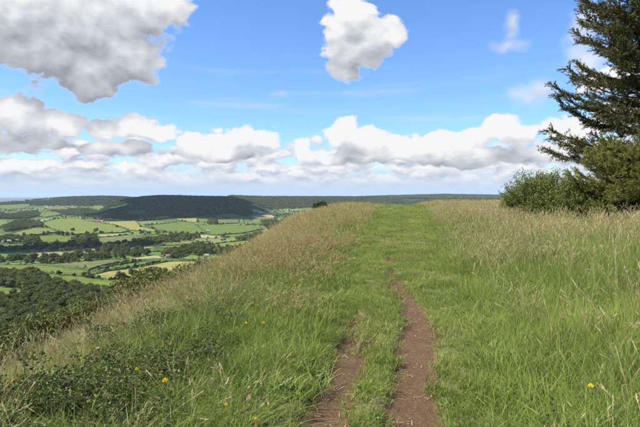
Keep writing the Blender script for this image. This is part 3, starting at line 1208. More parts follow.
# ------------------------------------------------------------------ brambles
def bramble_mesh(seed, n_cane=46):
    r = np.random.default_rng(seed)
    canes = []
    pos, di, L, W = [], [], [], []
    for _ in range(n_cane):
        a = r.uniform(0, 2 * PI)
        reach = r.uniform(0.2, 0.95)
        hgt = r.uniform(0.18, 0.72) * (1.1 - 0.5 * reach) * (0.75 + 0.35 * math.sin(2 * a + seed))
        b0 = r.uniform(0, 0.35)
        b0x, b0y = b0 * math.cos(a + 1), b0 * math.sin(a + 1)
        pts = []
        for k in range(7):
            t = k / 6
            pts.append(np.array([b0x + math.cos(a) * reach * t, b0y + math.sin(a) * reach * t, hgt * math.sin(PI * (0.02 + 0.72 * t)) * 1.1 + r.normal(0, 0.015)]))
        canes.append(tube(pts, [0.005 * (1.1 - 0.7 * k / 6) for k in range(7)], 4))
        for k in range(38):
            t = r.uniform(0.15, 1.0) * 5.99
            i = int(t)
            p = pts[i] + (pts[i + 1] - pts[i]) * (t - i)
            o = r.normal(size=3) * 0.05
            o[2] = abs(o[2]) * 0.7
            base = p + o
            up = np.array([r.normal(0, 1), r.normal(0, 1), r.uniform(0.0, 0.9)])
            for q in range(3):
                dd = up + r.normal(0, 0.7, 3)
                pos.append(base)
                di.append(dd)
                ln = r.uniform(0.024, 0.05)
                L.append(ln)
                W.append(ln * r.uniform(0.55, 0.75))
    V, F = leaves(np.array(pos), np.array(di), L, W, r, 0.1)
    fol = new_mesh('bramble_leaves', V, F, [M_BRAMBLE], {'r': np.repeat(r.random(len(pos)), 4)})
    cv, cf = join(canes)
    return fol, new_mesh('bramble_canes', cv, cf, [M_TWIG], smooth=True)


BR = [bramble_mesh(s) for s in (1, 2, 3)]
for i, (x, y, s, lab) in enumerate(BRAMBLES):
    t = obj('bramble_bush', None, loc=(x, y, float(H(x, y, True)) - 0.03), rot=(0.0, 0.25, rng.uniform(0, 6)), scale=(s * 1.1, s * 1.1, s * rng.uniform(0.85, 1.1)))
    t.rotation_euler = (0, -0.2, 0)
    tag(t, lab, 'bush', 'brambles on the left slope')
    f_, c_ = BR[i % 3]
    obj('foliage', f_, t, rot=(0, 0, i * 1.3))
    obj('stems', c_, t, rot=(0, 0, i * 1.3))


# ------------------------------------------------------------------ conifers
def branch_mesh(seed, needle_len=0.085, needle_w=0.022):
    """unit branch: 1 long in x (scaled later to about 4 m), with side shoots and needles"""
    r = np.random.default_rng(seed)
    S = 4.0
    main = []
    bend = r.uniform(0.08, 0.2)
    side = r.normal(0, 0.05)
    for k in range(9):
        t = k / 8
        main.append(np.array([S * t, S * side * t * t + r.normal(0, 0.02), S * (-bend * math.sin(PI * t * 0.9) * 0.5 + 0.22 * t ** 2.5)]))
    parts = [tube(main, [0.045 * (1 - 0.88 * k / 8) for k in range(9)], 6)]
    pos, di = [], []

    def along(pts, start, step, per, droop=0.0):
        seg = [np.linalg.norm(pts[i + 1] - pts[i]) for i in range(len(pts) - 1)]
        tot = sum(seg)
        s = start
        while s < tot:
            q, i = s, 0
            while i < len(seg) - 1 and q > seg[i]:
                q -= seg[i]
                i += 1
            ax = (pts[i + 1] - pts[i]) / seg[i]
            p = pts[i] + ax * q
            for _ in range(per):
                o = r.normal(size=3)
                o -= ax * o.dot(ax)
                o /= np.linalg.norm(o) + 1e-9
                pos.append(p + o * 0.004)
                di.append(o * r.uniform(0.5, 1.0) + ax * r.uniform(0.6, 1.1) + np.array([0, 0, 0.12]))
            s += step
    along(main, S * 0.55, 0.022, 4)
    sgn = 1
    t = 0.18
    while t < 0.985:
        i = min(int(t * 8), 7)
        p = main[i] + (main[i + 1] - main[i]) * (t * 8 - i)
        ax = (main[i + 1] - main[i])
        ax /= np.linalg.norm(ax)
        ln = (0.22 + 1.05 * (1 - t) ** 0.8) * r.uniform(0.6, 1.15)
        sd = np.array([-ax[1], ax[0], 0]) * sgn
        dirn = ax * r.uniform(0.55, 0.9) + sd * r.uniform(0.5, 1.0) + np.array([0, 0, r.uniform(-0.35, 0.25)])
        dirn /= np.linalg.norm(dirn)
        pts = []
        for k in range(5):
            u = k / 4
            pts.append(p + dirn * ln * u + np.array([0, 0, ln * (-0.18 * u + 0.30 * u ** 2.6)]) + r.normal(0, 0.01, 3))
        parts.append(tube(pts, [0.012, 0.010, 0.008, 0.006, 0.004], 4))
        along(pts, ln * 0.15, 0.028, 3)
        # twigs on the side shoots
        for _ in range(int(2 + ln * 6)):
            u = r.uniform(0.2, 0.95)
            kk = min(int(u * 4), 3)
            q = pts[kk] + (pts[kk + 1] - pts[kk]) * (u * 4 - kk)
            d2 = dirn + r.normal(0, 0.55, 3)
            d2 /= np.linalg.norm(d2)
            l2 = r.uniform(0.12, 0.32)
            tp = [q, q + d2 * l2 * 0.5, q + d2 * l2 + np.array([0, 0, 0.03])]
            along(tp, 0.02, 0.028, 3)
        t += r.uniform(0.022, 0.045)
        sgn = -sgn
    n = len(pos)
    L = r.uniform(0.7, 1.25, n) * needle_len
    V, F = leaves(np.array(pos), np.array(di), L, np.full(n, needle_w) * r.uniform(0.7, 1.3, n), r)
    ned = new_mesh('needles', V, F, [M_NEEDLE], {'r': np.repeat(r.random(n), 4)})
    wv, wf = join(parts)
    return new_mesh('branch', wv, wf, [M_TWIG], smooth=True), ned


BRANCHES = [branch_mesh(s) for s in (21, 22, 23, 24)]


def conifer(px, depth, height, rad, label, cat, brlist, mat_needle, trunk_r, name):
    lat = (px - 320) / FPX * depth
    x = lat * math.cos(YAW) + -depth * math.sin(-YAW) * 1.0
    x = lat * math.cos(YAW) - depth * math.sin(YAW)
    y = lat * math.sin(YAW) + depth * math.cos(YAW)
    # camera is turned left, so the path lies to the right of the optical axis
    z = float(H(x, y, True)) - 0.05
    t = obj(name, None, loc=(x, y, z))
    tag(t, label, cat)
    pts = [(0.03 * math.sin(k * 1.3), 0.03 * math.cos(k), height * k / 8) for k in range(9)]
    v, f = tube(pts, [trunk_r * (1 - 0.93 * k / 8) * (1.25 if k == 0 else 1) for k in range(9)], 10)
    obj('trunk', new_mesh('trunk', v, f, [M_BARK], smooth=True), t)
    for (zb, azd, ln, pitch, i) in brlist:
        wood, ned = BRANCHES[i % len(BRANCHES)]
        s = ln / 4.0
        bo = obj('branch', wood, t, loc=(0, 0, zb), rot=(0, -math.radians(pitch), math.radians(azd)), scale=(s, s if s > 0.6 else 0.6 * 1.0, max(s, 0.55)))
        no = obj('needles', ned, bo)
        no.material_slots[0].link = 'OBJECT'
        no.material_slots[0].material = mat_needle
    return t


# yaw sign: a point at camera-right 'lat' and depth 'dep' in world
def cam_to_world(lat, dep):
    return lat * math.cos(YAW) - dep * math.sin(YAW), lat * math.sin(YAW) + dep * math.cos(YAW)


bl = []
cr = np.random.default_rng(77)
# left side of the picture is azimuth 180 deg + YAW in world
LEFT = 180 + 7.7
for k in range(110):
    zb = 1.6 + 13.6 * ((k + 0.5) / 110) ** 1.0
    full = 5.6 * (1 - (zb / 24.5)) ** 0.5 + 0.2
    bl.append((zb, cr.uniform(0, 360) if k % 3 else LEFT + cr.uniform(-80, 80), full * cr.uniform(0.55, 1.0), cr.uniform(-10, 12), k))
# limbs that make the outline against the sky
for (zb, da, ln, pit) in [(3.9, 3, 5.75, -7), (3.5, -20, 5.05, -4), (4.3, 22, 4.65, 1), (3.0, 12, 5.05, -3), (3.3, -8, 5.45, -9), (5.9, 2, 5.05, 4), (5.4, -20, 4.35, -3), (6.3, 26, 4.35, 7),
                           (6.6, -8, 4.05, 1), (7.6, 8, 3.65, 6), (8.2, -14, 4.25, 3), (8.6, 18, 3.95, 9), (9.0, 0, 4.35, 2), (9.6, 28, 3.85, 10), (10.0, -22, 4.15, 5), (10.3, 6, 4.05, 0), (4.8, -30, 3.95, -2), (7.0, -35, 4.05, 4), (11.0, 10, 3.75, 4), (9.3, -40, 4.05, 3)]:
    bl.append((zb, LEFT + da, ln, pit, int(zb * 10)))
conifer(664, 25.0, 24.0, 5, 'tall dark spruce with long ragged branches cut off by the right edge', 'tree', bl, M_NEEDLE, 0.24, 'conifer_tree')
bl2 = []
for k in range(100):
    zb = 0.25 + 3.0 * (k / 100)
    full = 3.0 * (1 - zb / 4.4) + 0.5
    bl2.append((zb, cr.uniform(0, 360), full * cr.uniform(0.7, 1.05), cr.uniform(-4, 22), k))
conifer(628, 21.5, 3.9, 3, 'bushy yellow-green young conifer in front of the dark spruce', 'tree', bl2, M_NEEDLE_Y, 0.07, 'young_conifer')


# ------------------------------------------------------------------ broadleaf bushes
def bush_meshes(seed, rx, ry, rz, n_shoot, per, leaf, m):
    r = np.random.default_rng(seed)
    pos, di = [], []
    stems = []
    for i in range(n_shoot):
        a = r.uniform(0, 2 * PI)
        u = r.uniform(0.02, 1.0)
        th = math.acos(1 - u * 0.98)
        rad = r.uniform(0.72, 1.08) * (1 + 0.16 * math.sin(3 * a + seed) * math.sin(2.3 * th))
        tip = np.array([rx * math.sin(th) * math.cos(a), ry * math.sin(th) * math.sin(a), rz * math.cos(th)]) * rad
        tip[2] = max(tip[2], 0.1)
        base = tip * r.uniform(0.30, 0.55)
        mid = (tip + base) / 2 + r.normal(0, 0.05, 3)
        if i % 3 == 0:
            stems.append(tube([np.array([base[0] * 0.15, base[1] * 0.15, 0]), base, mid, tip], [0.02, 0.012, 0.007, 0.003], 4))
        ax = tip - base
        for _ in range(per):
            t = r.uniform(0.25, 1.0) ** 0.7
            p = base + ax * t + r.normal(0, 0.055, 3)
            pos.append(p)
            di.append(ax / np.linalg.norm(ax) * 0.5 + r.normal(0, 0.6, 3) + np.array([0, 0, 0.25]))
    n = len(pos)
    L = r.uniform(0.7, 1.3, n) * leaf
    V, F = leaves(np.array(pos), np.array(di), L, L * 0.45, r, 0.06)
    fol = new_mesh('foliage', V, F, [m], {'r': np.repeat(r.random(n), 4)})
    sv, sf = join(stems)
    return fol, new_mesh('stems', sv, sf, [M_TWIG], smooth=True)


def bush(px, dep, rx, ry, rz, seed, label, n=520, per=46, leaf=0.075, m=M_BUSH, name='leafy_bush'):
    lat = (px - 320) / FPX * dep
    x, y = cam_to_world(lat, dep)
    fol, st = bush_meshes(seed, rx, ry, rz, n, per, leaf, m)
    t = obj(name, None, loc=(x, y, float(H(x, y)) - 0.05))
    tag(t, label, 'bush')
    obj('foliage', fol, t)
    obj('stems', st, t)
    return t


bush(541, 24, 1.95, 1.8, 2.25, 4, 'rounded light green bush standing left of the conifers', 1500, 62, 0.078)
bush(584, 22.5, 1.5, 1.5, 2.0, 9, 'lower olive-green bush between the rounded bush and the conifers', 1000, 56, 0.075)
bush(321, 40, 0.6, 0.5, 0.72, 12, 'small dark bush at the far left end of the ridge crest', 160, 34, 0.10, leaf_material('dark_bush', (0.03, 0.05, 0.018), (0.075, 0.10, 0.03)), 'small_bush')


# ------------------------------------------------------------------ trees of the valley
def crown_mesh(seed, nq, size, m, core=True, shape=(1, 1, 1), core_k=0.78):
    """unit crown (about 1 high, 0.9 wide, sitting on z=0.12): lumpy clusters of leaf-clump faces"""
    r = np.random.default_rng(seed)
    lobes = []
    for k in range(11):
        a = r.uniform(0, 2 * PI)
        zz = r.uniform(0.3, 0.86)
        rr_ = 0.34 * math.sqrt(max(0.05, 1 - ((zz - 0.5) / 0.5) ** 2)) * r.uniform(0.4, 1.0)
        lobes.append((np.array([rr_ * math.cos(a), rr_ * math.sin(a), zz]), r.uniform(0.13, 0.24)))
    lobes.append((np.array([0, 0, 0.52]), 0.32))
    pos, di = [], []
    for _ in range(nq):
        c, q = lobes[r.integers(len(lobes))]
        d = r.normal(size=3)
        d /= np.linalg.norm(d)
        if d[2] < -0.5:
            d[2] *= -0.5
        pos.append(c + d * q * r.uniform(0.75, 1.08))
        di.append(d * 0.5 + r.normal(0, 0.7, 3))
    n = len(pos)
    L = r.uniform(0.7, 1.4, n) * size
    V, F = leaves(np.array(pos), np.array(di), L, L * 0.8, r, 0.15)
    rr2 = np.repeat(r.random(n), 4)
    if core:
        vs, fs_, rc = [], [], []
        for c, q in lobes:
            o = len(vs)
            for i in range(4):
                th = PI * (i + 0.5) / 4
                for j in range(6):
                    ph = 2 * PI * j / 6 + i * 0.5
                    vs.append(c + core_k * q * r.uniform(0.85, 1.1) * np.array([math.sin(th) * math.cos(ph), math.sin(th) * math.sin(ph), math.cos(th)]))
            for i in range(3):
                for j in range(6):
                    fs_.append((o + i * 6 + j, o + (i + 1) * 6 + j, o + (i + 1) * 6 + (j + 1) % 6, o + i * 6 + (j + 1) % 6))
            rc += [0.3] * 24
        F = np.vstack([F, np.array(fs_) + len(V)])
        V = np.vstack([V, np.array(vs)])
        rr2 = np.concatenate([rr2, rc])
    V = V * np.array(shape)
    return new_mesh('crown', V, F, [m], {'r': rr2})


tv, tf = join([tube([(0, 0, -0.1), (0.01, 0, 0.2), (0.0, 0.01, 0.5)], [0.035, 0.028, 0.015], 6),
               tube([(0.01, 0, 0.2), (0.14, 0.05, 0.42), (0.2, 0.08, 0.56)], [0.018, 0.013, 0.006], 5),
               tube([(0.0, 0, 0.24), (-0.12, -0.08, 0.45), (-0.18, -0.1, 0.6)], [0.017, 0.012, 0.006], 5)])
TRUNK = new_mesh('trunk', tv, tf, [M_BARK], smooth=True)
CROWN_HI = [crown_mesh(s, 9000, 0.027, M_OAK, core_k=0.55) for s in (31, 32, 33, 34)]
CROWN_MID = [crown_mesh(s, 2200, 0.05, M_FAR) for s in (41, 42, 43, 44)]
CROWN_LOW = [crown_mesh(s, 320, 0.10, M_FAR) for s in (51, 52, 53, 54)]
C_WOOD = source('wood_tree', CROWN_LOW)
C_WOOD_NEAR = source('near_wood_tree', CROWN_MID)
n_single = 0


def tree(x, y, h, label, group, hi=True, wide=1.0):
    global n_single
    n_single += 1
    z = float(H(x, y))
    w = h * wide
    t = obj('broadleaf_tree', None, loc=(x, y, z), rot=(0, 0, rng.uniform(0, 6)), scale=(w, w, h))
    tag(t, label, 'tree', group)
    obj('trunk', TRUNK, t)
    cm = (CROWN_HI if hi else CROWN_MID)[rng.integers(4)]
    obj('crown', cm, t)
    return t


def tree_top(px, py, h, label, group, s0=60, s1=2500, hi=True, wide=1.1):
    """a tree of height h whose top shows at a photo point"""
    d = ray(px, py)
    s = np.linspace(s0, s1, 1200)
    gap = CAM_Z + d[2] * s - H(d[0] * s, d[1] * s)
    i = int(np.argmin(np.abs(gap - h)))
    if s0 == 60:
        over = np.nonzero(gap > h)[0]
        i = over[0] if len(over) else i
    return tree(d[0] * s[i], d[1] * s[i], h, label, group, hi, wide)


# trees on the steep slope just under the edge
SL = 'trees on the steep slope below the edge'
ORD = ['leftmost', 'second', 'third', 'fourth', 'fifth', 'sixth', 'seventh', 'eighth', 'ninth', 'tenth', 'eleventh', 'twelfth', 'thirteenth', 'fourteenth', 'fifteenth', 'sixteenth', 'seventeenth', 'eighteenth', 'nineteenth', 'twentieth'] + ['twenty-' + w for w in ('first', 'second', 'third', 'fourth', 'fifth', 'sixth', 'seventh', 'eighth', 'ninth')] + ['thirtieth', 'thirty-first', 'thirty-second', 'rightmost']
for i_, (px, py, h) in enumerate(sorted([(150, 277, 8), (158, 271.5, 9), (166, 272, 8), (174, 276, 7), (192, 268, 8), (199, 264, 9), (207, 262, 9), (215, 261, 9), (223, 260, 8.5),
                    (231, 259, 8), (239, 256.5, 8), (246, 253.5, 8), (253, 250, 8), (260, 246, 7.5), (266, 242, 7), (185, 273, 7), (210, 267, 7), (228, 264, 7), (142, 281, 8), (134, 284, 8), (126, 286, 8), (116, 290, 7), (106, 296, 7), (96, 299, 6.5), (86, 304, 6.5), (75, 303, 7), (64, 310, 6), (53, 309, 7), (42, 315, 6), (30, 314, 7), (18, 321, 6), (6, 318, 7), (-8, 325, 6)])):
    tree_top(px, py, h, ORD[i_] + (' of' if i_ in (0, 32) else ' from the left of') + ' the dark trees on the steep slope beyond the grass edge', SL, 60, 420)
SW = 'trees of the wood at the foot of the slope'
lab = 'tree crown in the dark wood at the foot of the slope at left'
for px in range(-30, 150, 9):
    top0 = np.interp(px, [-30, 0, 28, 45, 66, 90, 110, 130, 150], [300, 299, 297, 291, 288, 289, 286, 284, 282])
    py = top0 + 1
    while py < 352 - px * 0.33:
        h = rng.uniform(9, 13)
        d = ray(px + rng.uniform(-4, 4), py)
        s = np.linspace(100, 1100, 700)
        gap = CAM_Z + d[2] * s - H(d[0] * s, d[1] * s)
        i = np.nonzero(gap < h)[0]
        i = i[i > 0]
        if len(i):
            # the far crossing, on the valley floor side
            k = i[-1] if gap[-1] > h else i[np.argmax(i > 350)] if np.any(i > 350) else i[0]
            tree(d[0] * s[k], d[1] * s[k], h, lab, SW, True, rng.uniform(1.05, 1.3))
        py += 5.5


# ------------------------------------------------------------------ fields
FIELD_COL = {'G': (0.104, 0.142, 0.026), 'L': (0.13, 0.165, 0.035), 'Y': (0.22, 0.215, 0.06), 'T': (0.30, 0.25, 0.125), 'O': (0.12, 0.13, 0.045), 'D': (0.068, 0.105, 0.026)}  # D: darker green, shade put into the colour for the shaded fields


def field_material(k):
    m, b = mat('field_' + k)
    c = np.array(FIELD_COL[k])
    tc = b.node('ShaderNodeTexCoord')
    pos = tc.outputs['Object']
    n = b.noise(pos, 0.03, 5, 0.6)
    n2 = b.noise(b.vmath('MULTIPLY', pos, (0.25, 0.05, 0.1)), 1.0, 3, 0.5)
    f = b.math('ADD', b.math('MULTIPLY', n, 0.7), b.math('MULTIPLY', n2, 0.3))
    col = b.mix(b.smooth(f, 0.3, 0.7), tuple(c * 0.72), tuple(c * np.array([1.28, 1.2, 1.2])))
    out = b.node('ShaderNodeOutputMaterial')
    p = b.node('ShaderNodeBsdfPrincipled')
    b.l.new(col, p.inputs['Base Color'])
    p.inputs['Roughness'].default_value = 0.95
    p.inputs['Specular IOR Level'].default_value = 0.1
    b.l.new(p.outputs[0], out.inputs[0])
    return m


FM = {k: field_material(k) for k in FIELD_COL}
FIELDS = [
    ('G', [(-20, 264), (0, 264.9), (46, 265.8), (89, 271), (84, 276.5), (41, 273), (0, 272), (-20, 272)], 1),
    ('O', [(46, 265), (76, 262), (110, 260), (129, 261), (100, 266.2), (90, 269.8)], 1),
    ('G', [(40, 275), (84, 278.2), (110, 281.5), (153, 279), (150, 284), (100, 292), (62, 287)], 0),
    ('Y', [(87, 276.8), (108, 271.8), (134, 268.8), (168, 262), (200, 261.4), (188, 269), (165, 274), (130, 278), (110, 280)], 1),
    ('G', [(93, 271), (110, 266.8), (140, 262), (160, 261.6), (130, 267.8), (105, 271.4)], 1),
    ('T', [(131, 258), (158, 255.9), (162, 258.6), (131, 259.8)], 0),
    ('Y', [(20, 257.4), (41, 254), (67, 254.4), (65, 256.8), (34, 258.8)], 0),
    ('G', [(-20, 287), (0, 287.3), (15, 289), (29, 297), (0, 298), (-20, 298)], 0),
    ('G', [(146, 249.5), (167, 249.5), (167, 251.8), (148, 252)], 1),
    ('G', [(150, 247), (186, 245.2), (210, 242), (210, 244), (172, 248.6)], 1),
    ('L', [(179, 259.5), (189, 255.5), (228, 256), (224, 259.6), (200, 260.4)], 1),
    ('L', [(204.6, 246.3), (221, 243.4), (248, 240.7), (255, 246), (224, 248.6)], 1),
    ('L', [(207, 251.6), (217, 251), (217, 253.2), (208, 253.4)], 0),
    ('T', [(190, 236.2), (207, 235.4), (224, 237.2), (211, 238.3), (196, 238)], 0),
    ('G', [(195, 234.5), (217, 235.7), (243, 234), (262, 230.2), (258, 234), (236, 237.4), (222, 236.6), (207, 235)], 0),
    ('G', [(198, 218.2), (208, 219), (208, 223.4), (198, 223.4)], 0),
    ('G', [(219, 215.4), (231, 213.4), (241, 216.6), (226, 218.3)], 1),
    ('O', [(217, 219.3), (239, 220), (238.5, 223.4), (217, 224.3)], 1),
    ('G', [(197, 225.2), (220, 225.4), (260, 226.3), (262, 229.6), (243, 233.6), (217, 235.2), (208, 234.2)], 1),
    ('G', [(243, 221), (260, 221.8), (263, 224.4), (244.7, 225)], 1),
    ('T', [(251, 217), (272, 215.4), (277, 217.5), (265, 218.8), (255, 218.8)], 0),
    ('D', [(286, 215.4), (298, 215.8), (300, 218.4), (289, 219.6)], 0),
    ('Y', [(274, 219.1), (286, 219.4), (279, 221.8)], 0),
    ('Y', [(100, 218.6), (110, 218.4), (136, 221.8), (141, 227), (163, 232.8), (131, 230.8), (117, 225.8), (100, 222.6)], 1),
    ('L', [(43, 222.6), (56, 219.2), (77, 218.4), (89, 221.8), (113, 225.3), (129, 231.4), (122, 233), (93, 233.8), (72, 235.4), (58, 231), (45, 227)], 1),
    ('T', [(100, 235.2), (120.6, 234.4), (119, 236), (100, 236.8)], 0),
    ('O', [(98, 238), (129, 235.3), (151, 238), (143, 240.6), (122, 244), (98, 243)], 1),
    ('G', [(143, 235.6), (160, 234.4), (164, 236.4), (157, 238.3)], 1),
    ('G', [(146, 226), (181, 222), (193, 223.4), (206, 233.4), (189, 234.6), (168, 233)], 1),
    ('Y', [(175, 218.5), (197, 218.4), (197, 222.8), (182, 221.7)], 1),
    ('L', [(87.6, 207.4), (96, 206), (103, 205.8), (106, 209.6), (96, 208.8)], 0),
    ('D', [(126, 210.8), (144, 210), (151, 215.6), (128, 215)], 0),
    ('G', [(41, 212.4), (56, 212), (63, 215), (46, 217.4), (38.7, 216.6)], 1),
    ('L', [(10, 234), (34, 228), (50, 229), (58, 232.8), (38, 235), (22, 236.3)], 1),
    ('L', [(-15, 220), (7, 221), (9, 224), (3, 226.3), (-15, 226.5)], 1),
    ('G', [(34, 236.6), (57, 235.2), (74, 237.4), (69, 243.2), (43, 243.2)], 1),
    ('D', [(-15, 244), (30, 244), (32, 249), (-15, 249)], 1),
    ('G', [(-10, 206.5), (17, 204.8), (31, 204.2), (26, 208), (10, 209.8), (-10, 209)], 0),
    ('T', [(9, 213), (31, 211), (30, 212.4), (12, 214.4)], 0),
    ('O', [(46, 208.6), (54, 207), (61, 207.2), (70, 208.9), (67, 210.8), (52, 210.6)], 0),
    ('G', [(163, 246.6), (177, 244.2), (196, 242.6), (186, 246.6), (165, 248.2)], 0),
    ('L', [(-15, 233), (3, 234), (6, 237), (-15, 238)], 1),
    ('Y', [(70, 257), (96, 255.5), (98, 257), (72, 258.6)], 0),
    ('L', [(58, 254.5), (76, 252.5), (74, 254)], 0),
]


def inside(poly, x, y):
    c = np.zeros(np.shape(x), bool)
    n = len(poly)
    for i in range(n):
        x0, y0 = poly[i]
        x1, y1 = poly[(i + 1) % n]
        cond = ((y0 > y) != (y1 > y)) & (x < (x1 - x0) * (y - y0) / (y1 - y0 + 1e-12) + x0)
        c ^= cond
    return c


import bmesh


def drape(poly, lift, cell):
    """polygon on the ground -> mesh following the land"""
    bm = bmesh.new()
    vs = [bm.verts.new((p[0], p[1], 0)) for p in poly]
    try:
        bm.faces.new(vs)
    except ValueError:
        return None
    bmesh.ops.triangulate(bm, faces=bm.faces[:])
    for _ in range(7):
        es = [e for e in bm.edges if e.calc_length() > cell]
        if not es:
            break
        bmesh.ops.subdivide_edges(bm, edges=es, cuts=1, use_grid_fill=False)
        bmesh.ops.triangulate(bm, faces=[f for f in bm.faces if len(f.verts) > 3])
    co = np.array([v.co[:] for v in bm.verts])
    z = H(co[:, 0], co[:, 1]) + lift
    for v, zz in zip(bm.verts, z):
        v.co.z = zz
    bmesh.ops.recalc_face_normals(bm, faces=bm.faces[:])
    if sum(f.normal.z for f in bm.faces) < 0:
        bmesh.ops.reverse_faces(bm, faces=bm.faces[:])
    me = bpy.data.meshes.new('field')
    bm.to_mesh(me)
    bm.free()
    me.polygons.foreach_set('use_smooth', np.full(len(me.polygons), True))
    return me


def hedge_mesh(pts, h, w, step, seed):
    """lumpy leafy strip along ground points"""
    r = np.random.default_rng(seed)
    V, F, att = [], [], []
    line = []
    for i in range(len(pts) - 1):
        a, b_ = np.array(pts[i][:2]), np.array(pts[i + 1][:2])
        n = max(1, int(np.linalg.norm(b_ - a) / step))
        for k in range(n):
            line.append(a + (b_ - a) * k / n)
    line.append(np.array(pts[-1][:2]))
    line = np.array(line)
    if len(line) < 3:
        return None
    z = H(line[:, 0], line[:, 1])
    tan = np.gradient(line, axis=0)
    tan /= np.linalg.norm(tan, axis=1, keepdims=True) + 1e-9
    nor = np.stack([-tan[:, 1], tan[:, 0]], -1)
    big = 1.0
    for i in range(len(line)):
        big = 0.6 * big + 0.4 * r.uniform(0.5, 1.6)
        hh = h * big * r.uniform(0.75, 1.3)
        if r.random() < 0.05:
            hh *= 2.0
        if r.random() < 0.04:
            hh *= 0.3
        ww = w * r.uniform(0.7, 1.3)
        prof = [(-0.5, -0.2), (-0.55, 0.55), (-0.15, 1.0), (0.25, 0.95), (0.55, 0.5), (0.5, -0.2)]
        q = r.random()
        for (u, t) in prof:
            pj = line[i] + nor[i] * ww * u * r.uniform(0.8, 1.25) + tan[i] * r.normal(0, step * 0.15)
            V.append((pj[0], pj[1], z[i] + hh * t * r.uniform(0.85, 1.15)))
            att.append(min(1, q * 0.6 + r.random() * 0.4))
        if i:
            for k in range(5):
                a0 = (i - 1) * 6 + k
                F.append((a0, a0 + 1, a0 + 7, a0 + 6))
    return new_mesh('hedgerow', V, F, [M_HEDGE], {'r': att})


HEDGE_LABEL = {
    0: 'hedgerow round the long bright green field at the left edge',
    1: 'hedgerow round the olive field above the long bright green field',
    3: 'hedgerow round the large pale yellow-green field beside the near copse',
    4: 'hedgerow round the narrow green field wedged above the pale yellow-green field',
    10: 'hedgerow round the green field against the steep slope trees',
    11: 'hedgerow round the pale green field behind the slope trees at right',
    23: 'hedgerow round the yellowish field below the dark hill',
    24: 'hedgerow round the broad green field below the left hill',
    26: 'hedgerow round the olive field in the middle of the valley',
    33: 'hedgerow round the light green field beside the dark left copse',
    35: 'hedgerow round the shaded green field left of the valley middle',
    8: 'hedgerow round the small green field above the flat-topped copse',
    9: 'hedgerow round the thin green strip field above the valley middle trees',
    15: 'hedgerow round the tiny green field at the right foot of the dark hill',
    16: 'hedgerow round the small green field highest under the long right hill',
    17: 'hedgerow round the dull olive field below the long right hill',
    18: 'hedgerow round the wide green field with the lone white house',
    19: 'hedgerow round the green field left of the village',
    27: 'hedgerow round the small green field touching the olive middle field',
    28: 'hedgerow round the large green field right of the yellowish field',
    29: 'hedgerow round the pale strip field at the foot of the dark hill',
    32: 'hedgerow round the green field just below the quarry',
    34: 'hedgerow round the light field at the left edge below the left hill',
    36: 'hedgerow round the shaded field by the grey sheds at the left edge',
    41: 'hedgerow round the light field at the left edge above the grey sheds',
}
ground_fields = []
for i, (k, poly, hedge) in enumerate(FIELDS):
    g = [hit(px, py, s0=100) for (px, py) in poly]
    if any(q is None for q in g):
        g = [q for q in g if q is not None]
        if len(g) < 3:
            continue
    dist = float(np.mean([np.hypot(q[0], q[1]) for q in g]))
    gp = [(q[0], q[1]) for q in g]
    ground_fields.append(gp)
    me = drape(gp, 0.25 + 0.0006 * dist, 30 + 0.02 * dist)
    if me is None:
        continue
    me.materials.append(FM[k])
    tag(obj('field', me), kind='structure')
    if hedge:
        hm = hedge_mesh(g + [g[0]], 2.2 + 0.0006 * dist, 2.6 + 0.0006 * dist, 3.0 + 0.0012 * dist, 500 + i)
        if hm:
            o = obj('hedgerow', hm)
            tag(o, HEDGE_LABEL.get(i, 'dark hedgerow round a small far field in the valley'), 'hedge', 'hedgerows in the valley')


def in_field(x, y):
    c = np.zeros(np.shape(x), bool)
    for gp in ground_fields:
        c |= inside(gp, x, y)
    return c


# single trees and hedgerow trees standing in the valley
ST = 'single trees in the valley'
for (px, py, h, lab) in [
    (96, 232.5, 17, 'big lone dark tree at the lower edge of the broad green field'),
    (101, 233.5, 11, 'smaller tree just right of the big lone dark tree'),
    (73, 231, 13, 'round tree standing inside the broad green field'),
    (87, 235, 14, 'dark tree left of the big lone tree on the field edge'),
    (117, 227.5, 12, 'round tree in the hedge left of the yellowish field'),
    (114, 219.5, 13, 'tree at the top left of the yellowish field'),
    (103, 218, 12, 'tree beside the red-roofed farm'),
    (59, 275.3, 9, 'round dark tree by the gap below the long bright green field'),
    (74, 276.2, 6, 'small round bush-like tree right of the gap below the long field'),
    (120, 279.5, 14, 'left tree of the near copse in the green field'),
    (133, 277.5, 15, 'tall tree second from left of the near copse'),
    (138, 277.5, 12, 'tree joined to the right side of the tall copse tree'),
    (146, 275, 13, 'left tree of the flat-topped copse on the pale field'),
    (152, 274.5, 14, 'middle tree of the flat-topped copse on the pale field'),
    (158, 274.5, 14, 'right-of-middle tree of the flat-topped copse'),
    (164, 274.5, 12, 'rightmost tree of the flat-topped copse'),
    (24, 236, 12, 'tree at the left end of the light green field'),
    (48, 234, 12, 'left tree of the dark field-edge clump left of centre valley'),
    (58, 235.2, 15, 'left-of-middle tree of the dark field-edge clump'),
    (63, 235.6, 16, 'right-of-middle tree of the dark field-edge clump'),
    (68, 236, 15, 'right tree of the dark field-edge clump'),
    (141, 227, 10, 'small tree on the right corner of the yellowish field'),
    (200, 257, 12, 'tree at the top of the green field against the slope'),
    (236, 256, 11, 'tree at the right end of the green field against the slope'),
]:
    p = hit(px, py + 0.5, s0=100)
    tree(p[0], p[1], h, lab, ST, False, 1.15)

